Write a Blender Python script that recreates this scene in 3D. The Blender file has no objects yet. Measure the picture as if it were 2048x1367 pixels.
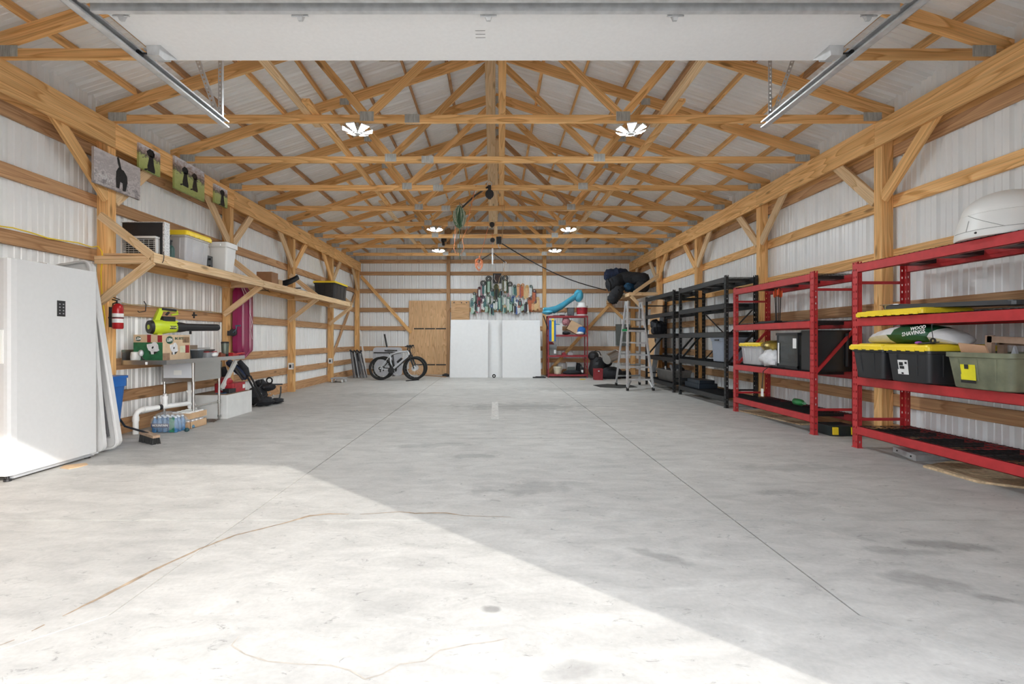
import bpy, math, random
from mathutils import Vector, Matrix, Euler
R = random.Random(7)
S = bpy.context.scene
C = S.collection
# ------------------------------------------------------------------ camera, sky, sun, exposure
H = 1.15                      # eye height
F, CX, CY = 933.0, 990.0, 678.0   # focal length and vanishing point for a 2048 x 1367 frame
cam_d = bpy.data.cameras.new('camera'); cam = bpy.data.objects.new('camera', cam_d); C.objects.link(cam)
cam_d.sensor_width = 36.0; cam_d.lens = F / 2048 * 36
cam_d.shift_x = (1024 - CX) / 2048; cam_d.shift_y = -(683.5 - CY) / 2048
cam_d.clip_start = 0.02; cam_d.clip_end = 300
cam.location = (0, 0, H); cam.rotation_euler = (math.pi / 2, 0, 0)
S.camera = cam
W = bpy.data.worlds.new('sky'); S.world = W; W.use_nodes = True
nt = W.node_tree; nt.nodes.clear()
sky = nt.nodes.new('ShaderNodeTexSky'); sky.sky_type = 'NISHITA'; sky.sun_disc = False
sky.sun_elevation = math.radians(26); sky.sun_rotation = math.radians(132); sky.air_density = 1.0; sky.dust_density = 2.0
hs = nt.nodes.new('ShaderNodeHueSaturation'); hs.inputs['Saturation'].default_value = 0.35
bg = nt.nodes.new('ShaderNodeBackground'); bg.inputs['Strength'].default_value = 0.93
wo = nt.nodes.new('ShaderNodeOutputWorld')
mx = nt.nodes.new('ShaderNodeMix'); mx.data_type = 'RGBA'; mx.inputs[0].default_value = 0.85     # thin bright haze evens the sky out
mx.inputs[7].default_value = (1.48, 1.60, 1.76, 1)
nt.links.new(sky.outputs[0], hs.inputs['Color']); nt.links.new(hs.outputs[0], mx.inputs[6]); nt.links.new(mx.outputs[2], bg.inputs[0]); nt.links.new(bg.outputs[0], wo.inputs[0])
DOOR_D, DOOR_X, DOOR_Z = 0.45, 2.44, 2.72
sd = Vector((-3.124, 2.77, 0)); hl = (4.327 - DOOR_D) * math.sqrt(1 + (3.124 / 2.77) ** 2)
sd = sd.normalized(); sd.z = -DOOR_Z / hl
sun_d = bpy.data.lights.new('sun', 'SUN'); sun_d.energy = 1.6; sun_d.angle = math.radians(0.6); sun_d.color = (1, 0.96, 0.9)
sun = bpy.data.objects.new('sun', sun_d); C.objects.link(sun); sun.location = (8, -8, 9)
sun.rotation_euler = sd.to_track_quat('-Z', 'Y').to_euler()
LAMP_E = 140.0
S.view_settings.view_transform = 'Standard'; S.view_settings.look = 'None'
S.view_settings.gamma = 1; S.view_settings.use_curve_mapping = False
S.view_settings.exposure = 1.31
S.cycles.max_bounces = 8; S.cycles.diffuse_bounces = 5; S.cycles.glossy_bounces = 4; S.cycles.transparent_max_bounces = 16
S.cycles.adaptive_threshold = .15; S.cycles.sample_clamp_indirect = 4.0; S.cycles.caustics_reflective = False; S.cycles.caustics_refractive = False

def P(px, py, d):
    return Vector(((px - CX) * d / F, d, H - (py - CY) * d / F))
def V(*a): return Vector(a)

# ------------------------------------------------------------------ materials
MATS = {}
def newmat(name):
    m = bpy.data.materials.new(name); m.use_nodes = True
    n = m.node_tree.nodes; l = m.node_tree.links
    return m, n, l, n['Principled BSDF']
def rgb(c):
    if isinstance(c, str):
        c = c.lstrip('#'); c = [int(c[i:i + 2], 16) / 255 for i in (0, 2, 4)]
        return tuple(((x / 12.92) if x <= .04045 else ((x + .055) / 1.055) ** 2.4) for x in c) + (1,)
    return tuple(c) + (1,) if len(c) == 3 else tuple(c)
def pm(name, col, rough=.5, metal=0., var=.10, scale=9., bump=0., spec=.5, stretch=(1, 1, 1), trans=0., alpha=1., emit=0., coat=0.):
    """plain procedural material: colour broken up by noise, a little roughness variation and bump"""
    if name in MATS: return MATS[name]
    m, n, l, b = newmat(name)
    tc = n.new('ShaderNodeTexCoord'); mp = n.new('ShaderNodeMapping'); mp.inputs['Scale'].default_value = stretch
    l.new(tc.outputs['Object'], mp.inputs['Vector'])
    nz = n.new('ShaderNodeTexNoise'); nz.inputs['Scale'].default_value = scale; nz.inputs['Detail'].default_value = 5
    l.new(mp.outputs[0], nz.inputs['Vector'])
    cr = n.new('ShaderNodeValToRGB'); c = rgb(col)
    cr.color_ramp.elements[0].position = .3; cr.color_ramp.elements[1].position = .7
    cr.color_ramp.elements[0].color = tuple(max(0, x * (1 - var)) for x in c[:3]) + (1,)
    cr.color_ramp.elements[1].color = tuple(min(1, x * (1 + var)) for x in c[:3]) + (1,)
    l.new(nz.outputs['Fac'], cr.inputs[0]); l.new(cr.outputs[0], b.inputs['Base Color'])
    b.inputs['Roughness'].default_value = rough; b.inputs['Metallic'].default_value = metal
    b.inputs['Specular IOR Level'].default_value = spec
    if trans: b.inputs['Transmission Weight'].default_value = trans
    if alpha < 1: b.inputs['Alpha'].default_value = alpha
    if coat: b.inputs['Coat Weight'].default_value = coat
    if emit:
        b.inputs['Emission Color'].default_value = c; b.inputs['Emission Strength'].default_value = emit
    if bump:
        bp = n.new('ShaderNodeBump'); bp.inputs['Strength'].default_value = bump; bp.inputs['Distance'].default_value = .01
        l.new(nz.outputs['Fac'], bp.inputs['Height']); l.new(bp.outputs[0], b.inputs['Normal'])
    MATS[name] = m
    return m
def wood(name, light, dark, rough=.62, rings=9., knots=True, vvar=.16):
    """long-grain timber: the grain runs along the object's own x axis, offset per object"""
    if name in MATS: return MATS[name]
    m, n, l, b = newmat(name)
    tc = n.new('ShaderNodeTexCoord'); oi = n.new('ShaderNodeObjectInfo')
    mul = n.new('ShaderNodeVectorMath'); mul.operation = 'SCALE'; mul.inputs[0].default_value = (37.1, 21.7, 53.3)
    l.new(oi.outputs['Random'], mul.inputs['Scale'])
    add = n.new('ShaderNodeVectorMath'); l.new(tc.outputs['Object'], add.inputs[0]); l.new(mul.outputs[0], add.inputs[1])
    mp = n.new('ShaderNodeMapping'); mp.inputs['Scale'].default_value = (.55, 6.5, 6.5); l.new(add.outputs[0], mp.inputs[0])
    nz = n.new('ShaderNodeTexNoise'); nz.inputs['Scale'].default_value = 1.0; nz.inputs['Detail'].default_value = 1.0; nz.inputs['Distortion'].default_value = .25
    l.new(mp.outputs[0], nz.inputs[0])
    k = n.new('ShaderNodeMath'); k.operation = 'MULTIPLY'; k.inputs[1].default_value = rings; l.new(nz.outputs['Fac'], k.inputs[0])
    fr = n.new('ShaderNodeMath'); fr.operation = 'FRACT'; l.new(k.outputs[0], fr.inputs[0])
    cr = n.new('ShaderNodeValToRGB'); e = cr.color_ramp.elements
    e[0].position = 0; e[0].color = rgb(light); e[1].position = .78; e[1].color = tuple(.45 * a + .55 * d for a, d in zip(rgb(light), rgb(dark)))
    x = e.new(.9); x.color = rgb(dark); x = e.new(1.0); x.color = rgb(light)
    l.new(fr.outputs[0], cr.inputs[0])
    mp2 = n.new('ShaderNodeMapping'); mp2.inputs['Scale'].default_value = (2.5, 90, 90); l.new(add.outputs[0], mp2.inputs[0])
    fine = n.new('ShaderNodeTexNoise'); fine.inputs['Scale'].default_value = 1; fine.inputs['Detail'].default_value = 3; l.new(mp2.outputs[0], fine.inputs[0])
    mx = n.new('ShaderNodeMix'); mx.data_type = 'RGBA'; mx.blend_type = 'MULTIPLY'
    fr2 = n.new('ShaderNodeMapRange'); fr2.inputs[1].default_value = .3; fr2.inputs[2].default_value = .7; fr2.inputs[3].default_value = .8; fr2.inputs[4].default_value = 1.08
    l.new(fine.outputs['Fac'], fr2.inputs[0]); mx.inputs[0].default_value = 1
    l.new(cr.outputs[0], mx.inputs[6]); l.new(fr2.outputs[0], mx.inputs[7])
    out = mx.outputs[2]
    if knots:
        mp3 = n.new('ShaderNodeMapping'); mp3.inputs['Scale'].default_value = (1.3, 5, 5); l.new(add.outputs[0], mp3.inputs[0])
        vo = n.new('ShaderNodeTexVoronoi'); vo.inputs['Scale'].default_value = 1.0; l.new(mp3.outputs[0], vo.inputs['Vector'])
        kr = n.new('ShaderNodeMapRange'); kr.inputs[1].default_value = .06; kr.inputs[2].default_value = .13; kr.inputs[3].default_value = .75; kr.inputs[4].default_value = 0
        l.new(vo.outputs['Distance'], kr.inputs[0])
        mk = n.new('ShaderNodeMix'); mk.data_type = 'RGBA'; l.new(kr.outputs[0], mk.inputs[0]); l.new(out, mk.inputs[6]); mk.inputs[7].default_value = tuple(.35 * d for d in rgb(dark)[:3]) + (1,)
        out = mk.outputs[2]
    hv = n.new('ShaderNodeHueSaturation'); vr = n.new('ShaderNodeMapRange'); vr.inputs[3].default_value = 1 - vvar; vr.inputs[4].default_value = 1 + vvar
    l.new(oi.outputs['Random'], vr.inputs[0]); l.new(vr.outputs[0], hv.inputs['Value']); l.new(out, hv.inputs['Color'])
    l.new(hv.outputs[0], b.inputs['Base Color'])
    b.inputs['Roughness'].default_value = rough; b.inputs['Specular IOR Level'].default_value = .25
    bp = n.new('ShaderNodeBump'); bp.inputs['Strength'].default_value = .12; bp.inputs['Distance'].default_value = .004
    l.new(fine.outputs['Fac'], bp.inputs['Height']); l.new(bp.outputs[0], b.inputs['Normal'])
    MATS[name] = m
    return m
PINE = wood('pine', (.97, .60, .265), (.68, .345, .115))
PINE_L = wood('pine_pale', (.87, .64, .39), (.66, .42, .21), vvar=.08)
PINE_D = wood('pine_brown', (.60, .36, .19), (.40, .21, .10))
PLY = wood('plywood', (.80, .52, .29), (.56, .32, .15), rings=14, knots=False, vvar=.05)
STEEL = pm('white_steel', (.85, .86, .86), .3, 0, .03, 3, spec=.5)
ROOFM = pm('roof_steel', (.88, .89, .89), .26, 0.0, .04, 3, spec=.6)
GALV = pm('galvanised', (.64, .65, .66), .5, .5, .14, 14)
PLATE = pm('gusset_steel', (.55, .56, .54), .45, .4, .25, 60, stretch=(1, 1, .15))
STAIN = pm('stainless', (.52, .51, .49), .26, .9, .08, 20, stretch=(1, 1, 8))
BLACK = pm('black_plastic', (.018, .018, .02), .42, 0, .2)
DARK = pm('dark_cloth', (.016, .017, .021), .85, 0, .35, 22, bump=.3)
NAVY = pm('navy_cloth', (.018, .03, .07), .8, 0, .35, 22, bump=.3)
WHITE = pm('white_plastic', (.82, .82, .81), .38, 0, .02, 5)
YEL = pm('yellow_plastic', (.93, .68, .03), .4, 0, .06, 7)
REDP = pm('red_paint', (.50, .034, .038), .38, 0, .12, 12, bump=.03)
REDD = pm('red_dark_paint', (.27, .022, .03), .45, 0, .15, 14)
RACKB = pm('black_rack_paint', (.022, .023, .024), .4, .1, .15, 12)
CARD = pm('cardboard', (.55, .37, .22), .8, 0, .08, 10)
ALU = pm('aluminium', (.74, .75, .76), .33, .7, .06, 30)
GREYP = pm('grey_plastic', (.36, .37, .39), .45, 0, .08, 8)
RUB = pm('rubber', (.012, .012, .012), .7, 0, .2, 30)
BLUE = pm('blue_plastic', (.012, .12, .42), .42, 0, .08, 8)

# ------------------------------------------------------------------ mesh building
class MB:
    def __init__(s): s.v = []; s.f = []; s.mi = []; s.m = 0
    def add(s, vs, fs):
        o = len(s.v); s.v += [tuple(x) for x in vs]; s.f += [tuple(i + o for i in f) for f in fs]; s.mi += [s.m] * len(fs); return s
    def box(s, x0, x1, y0, y1, z0, z1):
        return s.add([(x, y, z) for x in (x0, x1) for y in (y0, y1) for z in (z0, z1)],
                     [(0, 1, 3, 2), (4, 6, 7, 5), (0, 4, 5, 1), (2, 3, 7, 6), (0, 2, 6, 4), (1, 5, 7, 3)])
    def hexa(s, b, t):
        n = len(b)
        return s.add(list(b) + list(t), [tuple(range(n))[::-1], tuple(range(n, 2 * n))] + [(i, (i + 1) % n, (i + 1) % n + n, i + n) for i in range(n)])
    def prism(s, pts, off):
        off = Vector(off); return s.hexa([Vector(p) for p in pts], [Vector(p) + off for p in pts])
    def beam(s, p, q, w, t, up=(0, 0, 1)):
        p = Vector(p); q = Vector(q); a = (q - p).normalized(); u = Vector(up)
        if abs(a.dot(u)) > .98: u = Vector((0, 1, 0)) if abs(a.y) < .9 else Vector((1, 0, 0))
        y = u.cross(a).normalized(); z = a.cross(y)
        y = y * t / 2; z = z * w / 2
        return s.hexa([p - y - z, p + y - z, p + y + z, p - y + z], [q - y - z, q + y - z, q + y + z, q - y + z])
    def tube(s, pts, r, n=8, cap=True, closed=False):
        pts = [Vector(p) for p in pts]; rs = r if isinstance(r, (list, tuple)) else [r] * len(pts)
        rings = []; prev = None; N = len(pts)
        for i, p in enumerate(pts):
            if closed: a = pts[(i + 1) % N] - pts[i - 1]
            else: a = pts[min(i + 1, N - 1)] - pts[max(i - 1, 0)]
            a = a.normalized() if a.length > 1e-9 else Vector((0, 0, 1))
            if prev is None:
                prev = a.orthogonal().normalized()
            prev = (prev - a * prev.dot(a));
            prev = prev.normalized() if prev.length > 1e-6 else a.orthogonal().normalized()
            b2 = a.cross(prev)
            rings.append([p + (prev * math.cos(t) + b2 * math.sin(t)) * rs[i] for t in [2 * math.pi * k / n for k in range(n)]])
        vs = [v for r_ in rings for v in r_]; fs = []
        for i in range(N if closed else N - 1):
            j = (i + 1) % N
            for k in range(n): fs.append((i * n + k, i * n + (k + 1) % n, j * n + (k + 1) % n, j * n + k))
        if cap and not closed: fs += [tuple(range(n))[::-1], tuple(range((N - 1) * n, N * n))]
        return s.add(vs, fs)
    def cyl(s, p, q, r, r2=None, n=16): return s.tube([p, q], [r, r if r2 is None else r2], n)
    def lathe(s, c, prof, n=20, axis='z', cap=True):
        c = Vector(c); vs = []; fs = []
        for (r, h) in prof:
            for k in range(n):
                t = 2 * math.pi * k / n; a, b2 = r * math.cos(t), r * math.sin(t)
                vs.append(c + (Vector((a, b2, h)) if axis == 'z' else Vector((a, h, b2)) if axis == 'y' else Vector((h, a, b2))))
        for i in range(len(prof) - 1):
            for k in range(n): fs.append((i * n + k, i * n + (k + 1) % n, (i + 1) * n + (k + 1) % n, (i + 1) * n + k))
        if cap: fs += [tuple(range(n))[::-1], tuple(range((len(prof) - 1) * n, len(prof) * n))]
        return s.add(vs, fs)
    def ball(s, c, r, n=12, m=8, noise=0, rnd=None, zmin=None):
        rx, ry, rz = r if isinstance(r, (list, tuple)) else (r, r, r); c = Vector(c); vs = []; fs = []
        for i in range(m + 1):
            ph = -math.pi / 2 + math.pi * i / m
            for k in range(n):
                t = 2 * math.pi * k / n; q = 1 + (noise * ((rnd or R).random() - .5) if 0 < i < m else 0)
                v = c + Vector((rx * math.cos(ph) * math.cos(t) * q, ry * math.cos(ph) * math.sin(t) * q, rz * math.sin(ph) * q))
                if zmin is not None: v.z = max(v.z, zmin)
                vs.append(v)
        for i in range(m):
            for k in range(n): fs.append((i * n + k, i * n + (k + 1) % n, (i + 1) * n + (k + 1) % n, (i + 1) * n + k))
        return s.add(vs, fs)
    def ring(s, c, r, rr, axis='y', n=28, m=8):
        c = Vector(c); pts = []
        for k in range(n):
            t = 2 * math.pi * k / n; a, b2 = r * math.cos(t), r * math.sin(t)
            pts.append(c + (Vector((a, b2, 0)) if axis == 'z' else Vector((a, 0, b2)) if axis == 'y' else Vector((0, a, b2))))
        return s.tube(pts, rr, m, closed=True)
    def rbox(s, x0, x1, y0, y1, z0, z1, r=.02, seg=3, tx=0, ty=0):
        """box with rounded vertical edges; tx,ty shrink the bottom (tapered tub)"""
        def out(ax0, ax1, ay0, ay1):
            o = []
            for cx, cy, a0 in ((ax1 - r, ay1 - r, 0), (ax0 + r, ay1 - r, 90), (ax0 + r, ay0 + r, 180), (ax1 - r, ay0 + r, 270)):
                for k in range(seg + 1):
                    a = math.radians(a0 + 90 * k / seg); o.append((cx + r * math.cos(a), cy + r * math.sin(a)))
            return o
        b = [(x, y, z0) for x, y in out(x0 + tx, x1 - tx, y0 + ty, y1 - ty)]; t = [(x, y, z1) for x, y in out(x0, x1, y0, y1)]
        return s.hexa(b, t)
    def rot(s, i0, c, ang, axis='Z'):
        M = Matrix.Rotation(ang, 3, axis); c = Vector(c)
        for i in range(i0, len(s.v)): s.v[i] = tuple(M @ (Vector(s.v[i]) - c) + c)
        return s
def mesh(name, mb, mats, smooth=False):
    me = bpy.data.meshes.new(name); me.from_pydata(mb.v, [], mb.f)
    for m in (mats if isinstance(mats, (list, tuple)) else [mats]): me.materials.append(m)
    if any(mb.mi): me.polygons.foreach_set('material_index', mb.mi)
    if smooth:
        me.polygons.foreach_set('use_smooth', [True] * len(me.polygons))
        try: me.set_sharp_from_angle(angle=math.radians(40))
        except Exception: pass
    me.update()
    import bmesh
    bm = bmesh.new(); bm.from_mesh(me); bmesh.ops.recalc_face_normals(bm, faces=bm.faces); bm.to_mesh(me); bm.free()
    return me
TOPS = []
def tag(o, label, cat, group=None, kind=None):
    if label: o['label'] = label
    if cat: o['category'] = cat
    if group: o['group'] = group
    if kind: o['kind'] = kind
    return o
def thing(name, label, cat, group=None):
    o = bpy.data.objects.new(name, None); C.objects.link(o); o.empty_display_size = .1
    tag(o, label, cat, group); TOPS.append(o); return o
def part(name, mb, mats, parent, smooth=False, label=None, kind=None):
    o = bpy.data.objects.new(name, mesh(name, mb, mats, smooth)); C.objects.link(o); o.parent = parent
    if label: o['label'] = label
    if kind: o['kind'] = kind
    return o
def solo(name, label, cat, mb, mats, group=None, smooth=False, kind=None):
    o = bpy.data.objects.new(name, mesh(name, mb, mats, smooth)); C.objects.link(o)
    tag(o, label, cat, group, kind); TOPS.append(o); return o
def struct(name, mb=None, mats=None, smooth=False):
    o = bpy.data.objects.new(name, mesh(name, mb, mats, smooth) if mb else None); C.objects.link(o); o['kind'] = 'structure'; return o
BOARDS = {}
def board(name, parent, p, q, w, t, mat=None, up=(0, 0, 1)):
    """one timber from p to q, w high (towards up), t thick; grain along its own x"""
    p = Vector(p); q = Vector(q); L = (q - p).length; key = (round(L, 3), round(w, 3), round(t, 3), mat.name if mat else '')
    if key not in BOARDS:
        mb = MB(); a, b2, c2 = L / 2, t / 2, w / 2; e = min(.003, c2 * .3, b2 * .3)
        prof = [(-b2 + e, -c2), (b2 - e, -c2), (b2, -c2 + e), (b2, c2 - e), (b2 - e, c2), (-b2 + e, c2), (-b2, c2 - e), (-b2, -c2 + e)]
        mb.hexa([(-a, y, z) for y, z in prof], [(a, y, z) for y, z in prof]); BOARDS[key] = mesh(name, mb, mat or PINE)
    o = bpy.data.objects.new(name, BOARDS[key]); C.objects.link(o); o.parent = parent
    x = (q - p).normalized(); u = Vector(up)
    if abs(x.dot(u)) > .98: u = Vector((1, 0, 0)) if abs(x.x) < .9 else Vector((0, 1, 0))
    y = u.cross(x).normalized(); z = x.cross(y)
    M = Matrix((x, y, z)).transposed().to_4x4(); M.translation = (p + q) / 2
    o.matrix_local = M
    return o
def empty_part(name, parent):
    o = bpy.data.objects.new(name, None); C.objects.link(o); o.parent = parent; return o
def text(body, parent, loc, size, mat, rot=(math.pi / 2, 0, 0), name='lettering', extrude=.0006, bold=0, sx=1.0):
    c = bpy.data.curves.new(name, 'FONT'); c.body = body; c.size = size; c.extrude = extrude; c.align_x = 'CENTER'; c.align_y = 'CENTER'; c.offset = bold
    c.materials.append(mat); c.resolution_u = 2
    f = bpy.data.objects.new('tmp_text', c); C.objects.link(f)
    me = bpy.data.meshes.new_from_object(f.evaluated_get(bpy.context.evaluated_depsgraph_get())); me.name = name
    bpy.data.objects.remove(f)
    o = bpy.data.objects.new(name, me); C.objects.link(o); o.parent = parent; o.location = loc; o.rotation_euler = rot; o.scale = (sx, 1, 1); o['kind'] = 'stuff'; return o
# ------------------------------------------------------------------ the building shell
XI, XO = 4.405, 4.535            # post inner / outer face
XG = XO + .038                   # girt outer face = siding
TD = lambda k: 1.22 * (3.4 + k)  # truss planes (4 ft apart)
D0, D1 = TD(-3), TD(9)           # front and back wall
ZC = H + 2.53                    # bottom chord centre line
ZP = ZC - .0445                  # top of the header beams
SL = .318
def ztop(x): return H + 2.665 + SL * (4.57 - abs(x))   # upper edge of top chords
DB = D1 + .057 + .038            # siding of the back wall
GIRTS = [H + 2.14, H + 1.57, H + .955, H + .355, H - .30, H - .69]

def corr(width, rib=.026):
    """ribbed steel sheet profile across its width: (offset, depth)"""
    pts = [(0., 0.)]
    n = 4; p = width / n
    for i in range(n):
        o = i * p
        for a, b2 in ((.0, 0), (.018, rib), (.040, rib), (.058, 0), (.094, 0), (.100, .006), (.118, .006), (.124, 0), (.160, 0), (.166, .006), (.184, .006), (.190, 0)):
            pts.append((o + a * p / .2286 + .004, b2))
    pts.append((width, 0.))
    return pts
PROF = corr(.9144)
# floor -------------------------------------------------------------
def concrete():
    m, n, l, b = newmat('concrete')
    g = n.new('ShaderNodeNewGeometry')
    def noise(sc, det, rough=.55, dist=0, st=None):
        t = n.new('ShaderNodeTexNoise'); t.inputs['Scale'].default_value = sc; t.inputs['Detail'].default_value = det; t.inputs['Roughness'].default_value = rough; t.inputs['Distortion'].default_value = dist
        if st:
            mp = n.new('ShaderNodeMapping'); mp.inputs['Scale'].default_value = st; mp.inputs['Rotation'].default_value = (0, 0, .5); l.new(g.outputs['Position'], mp.inputs[0]); l.new(mp.outputs[0], t.inputs[0])
        else: l.new(g.outputs['Position'], t.inputs[0])
        return t.outputs['Fac']
    def rng(a, i0, i1, o0, o1):
        r = n.new('ShaderNodeMapRange'); r.inputs[1].default_value = i0; r.inputs[2].default_value = i1; r.inputs[3].default_value = o0; r.inputs[4].default_value = o1; l.new(a, r.inputs[0]); return r.outputs[0]
    def mth(op, a, b2):
        t = n.new('ShaderNodeMath'); t.operation = op
        for i, q in enumerate((a, b2)):
            if isinstance(q, (int, float)): t.inputs[i].default_value = q
            else: l.new(q, t.inputs[i])
        return t.outputs[0]
    big = noise(.55, 2); mid = noise(3.2, 5, .65, .6, (1, 2.3, 1)); fine = noise(45, 2)
    v = mth('MULTIPLY', rng(big, .3, .7, .88, 1.06), rng(mid, .3, .7, .80, 1.10))
    v = mth('MULTIPLY', v, rng(fine, .3, .7, .95, 1.04))
    # scattered dark specks and worn marks
    sp = noise(9, 5, .75, 1.2, (1, 2.0, 1)); v = mth('MULTIPLY', v, rng(sp, .60, .72, 1, .55))
    # oil and damp stains with a shape of their own: (x, y, rx, ry, turn, strength)
    edge = noise(5, 3, .6)
    st = None
    for (px, py, rx, ry, tn, k) in ((1890, 1090, .34, .07, -.25, .8), (1770, 1100, .28, .05, -.1, .5), (1840, 1160, .30, .09, -.3, .6), (2020, 1200, .16, .05, -.3, .7), (1570, 985, .30, .09, 0, .5), (1600, 935, .6, .14, 0, .4), (1060, 975, .45, .16, .2, .5), (950, 912, .3, .10, 0, .55), (1310, 1110, .22, .06, -.5, .65), (860, 890, .5, .12, .2, .45), (985, 1217, .045, .03, 0, 1.0), (1130, 1340, .12, .05, .2, .4), (1050, 812, 1.3, .5, 0, .5), (1150, 778, 1.6, .5, 0, .45), (780, 790, 1.2, .5, 0, .4)):
        d = H * F / (py - CY); x = (px - CX) * d / F
        mp = n.new('ShaderNodeMapping'); mp.vector_type = 'TEXTURE'; mp.inputs['Location'].default_value = (x, d, 0); mp.inputs['Rotation'].default_value = (0, 0, tn); mp.inputs['Scale'].default_value = (rx, ry, 1)
        l.new(g.outputs['Position'], mp.inputs[0])
        ln = n.new('ShaderNodeVectorMath'); ln.operation = 'LENGTH'; l.new(mp.outputs[0], ln.inputs[0])
        q = mth('ADD', ln.outputs['Value'], mth('MULTIPLY', mth('SUBTRACT', edge, .5), 2.6))
        q = rng(q, .5, 1.0, .42 * k, 0)
        st = q if st is None else mth('MAXIMUM', st, q)
    v = mth('MULTIPLY', v, mth('SUBTRACT', 1.0, st))
    mx = n.new('ShaderNodeMix'); mx.data_type = 'RGBA'; mx.blend_type = 'MULTIPLY'; mx.inputs[0].default_value = 1; mx.inputs[6].default_value = (.50, .485, .46, 1)
    l.new(v, mx.inputs[7]); l.new(mx.outputs[2], b.inputs['Base Color'])
    b.inputs['Roughness'].default_value = .62; b.inputs['Specular IOR Level'].default_value = .35
    bp = n.new('ShaderNodeBump'); bp.inputs['Strength'].default_value = .12; bp.inputs['Distance'].default_value = .004; l.new(fine, bp.inputs['Height']); l.new(bp.outputs[0], b.inputs['Normal'])
    return m
CONC = concrete()
mb = MB(); mb.box(-4.7, 4.7, D0 - .1, D1 + .2, -.30, -.012)
floor = struct('floor', mb, pm('joint_filler', (.20, .19, .18), .9, 0, .2, 20))
def slab(poly, g=.004):
    c = sum((Vector((x, y, 0)) for x, y in poly), Vector()) / len(poly); ps = []
    for x, y in poly:
        v = Vector((x, y, 0)); dv = c - v; ps.append(v + Vector((math.copysign(g, dv.x), math.copysign(g, dv.y), 0)))
    mb = MB(); mb.hexa([(p.x, p.y, -.012) for p in ps], [(p.x, p.y, 0) for p in ps]); part('slab', mb, CONC, floor)
JX = [-4.62, -1.61, 1.52, 4.62]; JD = [2.97, 5.42, 8.0, 10.6, 13.2, DB + .05]
for i in range(3):
    for j in range(len(JD) - 1): slab([(JX[i], JD[j]), (JX[i + 1], JD[j]), (JX[i + 1], JD[j + 1]), (JX[i], JD[j + 1])])
slab([(-1.61, 1.95), (-2.6, .98), (-2.6, D0 - .05), (2.6, D0 - .05), (2.6, .98), (1.52, 1.95), (1.52, 2.97), (-1.61, 2.97)])
slab([(-4.62, D0 - .05), (-2.6, D0 - .05), (-2.6, .98), (-1.61, 1.95), (-1.61, 2.97), (-4.62, 2.97)])
slab([(4.62, D0 - .05), (2.6, D0 - .05), (2.6, .98), (1.52, 1.95), (1.52, 2.97), (4.62, 2.97)])
mb = MB()
d0, d1 = H * F / (838 - CY), H * F / (803 - CY)
for i in range(26):
    y = d0 + (d1 - d0) * i / 26; mb.box(-.055, .055, y, y + (d1 - d0) / 26 * .8, 0, .004)
part('drain_grate', mb, pm('drain_grey', (.60, .58, .55), .7, .0, .2, 20), floor)
# rusty water track and scraps on the slab
def streak(pts, w, mat, name='stain'):
    mb = MB(); r = random.Random(len(pts)); vs = []; fs = []; prev = None
    P2 = []
    for (px, py, k), (qx, qy, k2) in zip(pts, pts[1:]):
        for i in range(6):
            t = i / 6; d = H * F / (py + (qy - py) * t - CY); P2.append((Vector(((px + (qx - px) * t - CX) * d / F, d, .0012)), (k + (k2 - k) * t) * w))
    for i, (p, k) in enumerate(P2):
        a = (P2[min(i + 1, len(P2) - 1)][0] - P2[max(i - 1, 0)][0]).normalized(); s = Vector((-a.y, a.x, 0))
        vs += [p + s * k * r.uniform(.6, 1.2), p - s * k * r.uniform(.6, 1.2)]
    for i in range(len(P2) - 1): fs.append((2 * i, 2 * i + 1, 2 * i + 3, 2 * i + 2))
    mb.add(vs, fs); part(name, mb, mat, floor, label='brown water streak on the concrete')
RUST = pm('rust_streak', (.33, .25, .175), .8, 0, .35, 18)
streak([(125, 1232, .3), (210, 1190, 1), (300, 1143, 1), (400, 1097, .7), (470, 1070, .8), (560, 1048, .6), (620, 1031, 1.1), (660, 1027, .8), (705, 1028, .3)], .012, RUST)
streak([(720, 1028, .3), (800, 1023, .5), (830, 1026, 1.0), (890, 1025, 1.0), (930, 1031, .4), (1040, 1034, .3)], .009, RUST)
streak([(0, 1290, .4), (35, 1277, .5)], .006, RUST); streak([(63, 1262, .4), (95, 1246, .8)], .007, RUST)
TANS = pm('tan_streak', (.40, .36, .31), .8, 0, .2, 18)
streak([(478, 1272, .4), (463, 1290, 1), (490, 1308, .7), (535, 1322, .9), (600, 1328, .7), (660, 1330, .9), (700, 1340, .8), (730, 1358, .9), (765, 1348, .7), (800, 1328, .9), (850, 1322, .6), (880, 1300, .9), (940, 1288, .7), (990, 1282, .8), (1020, 1275, .4)], .0035, TANS)
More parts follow.
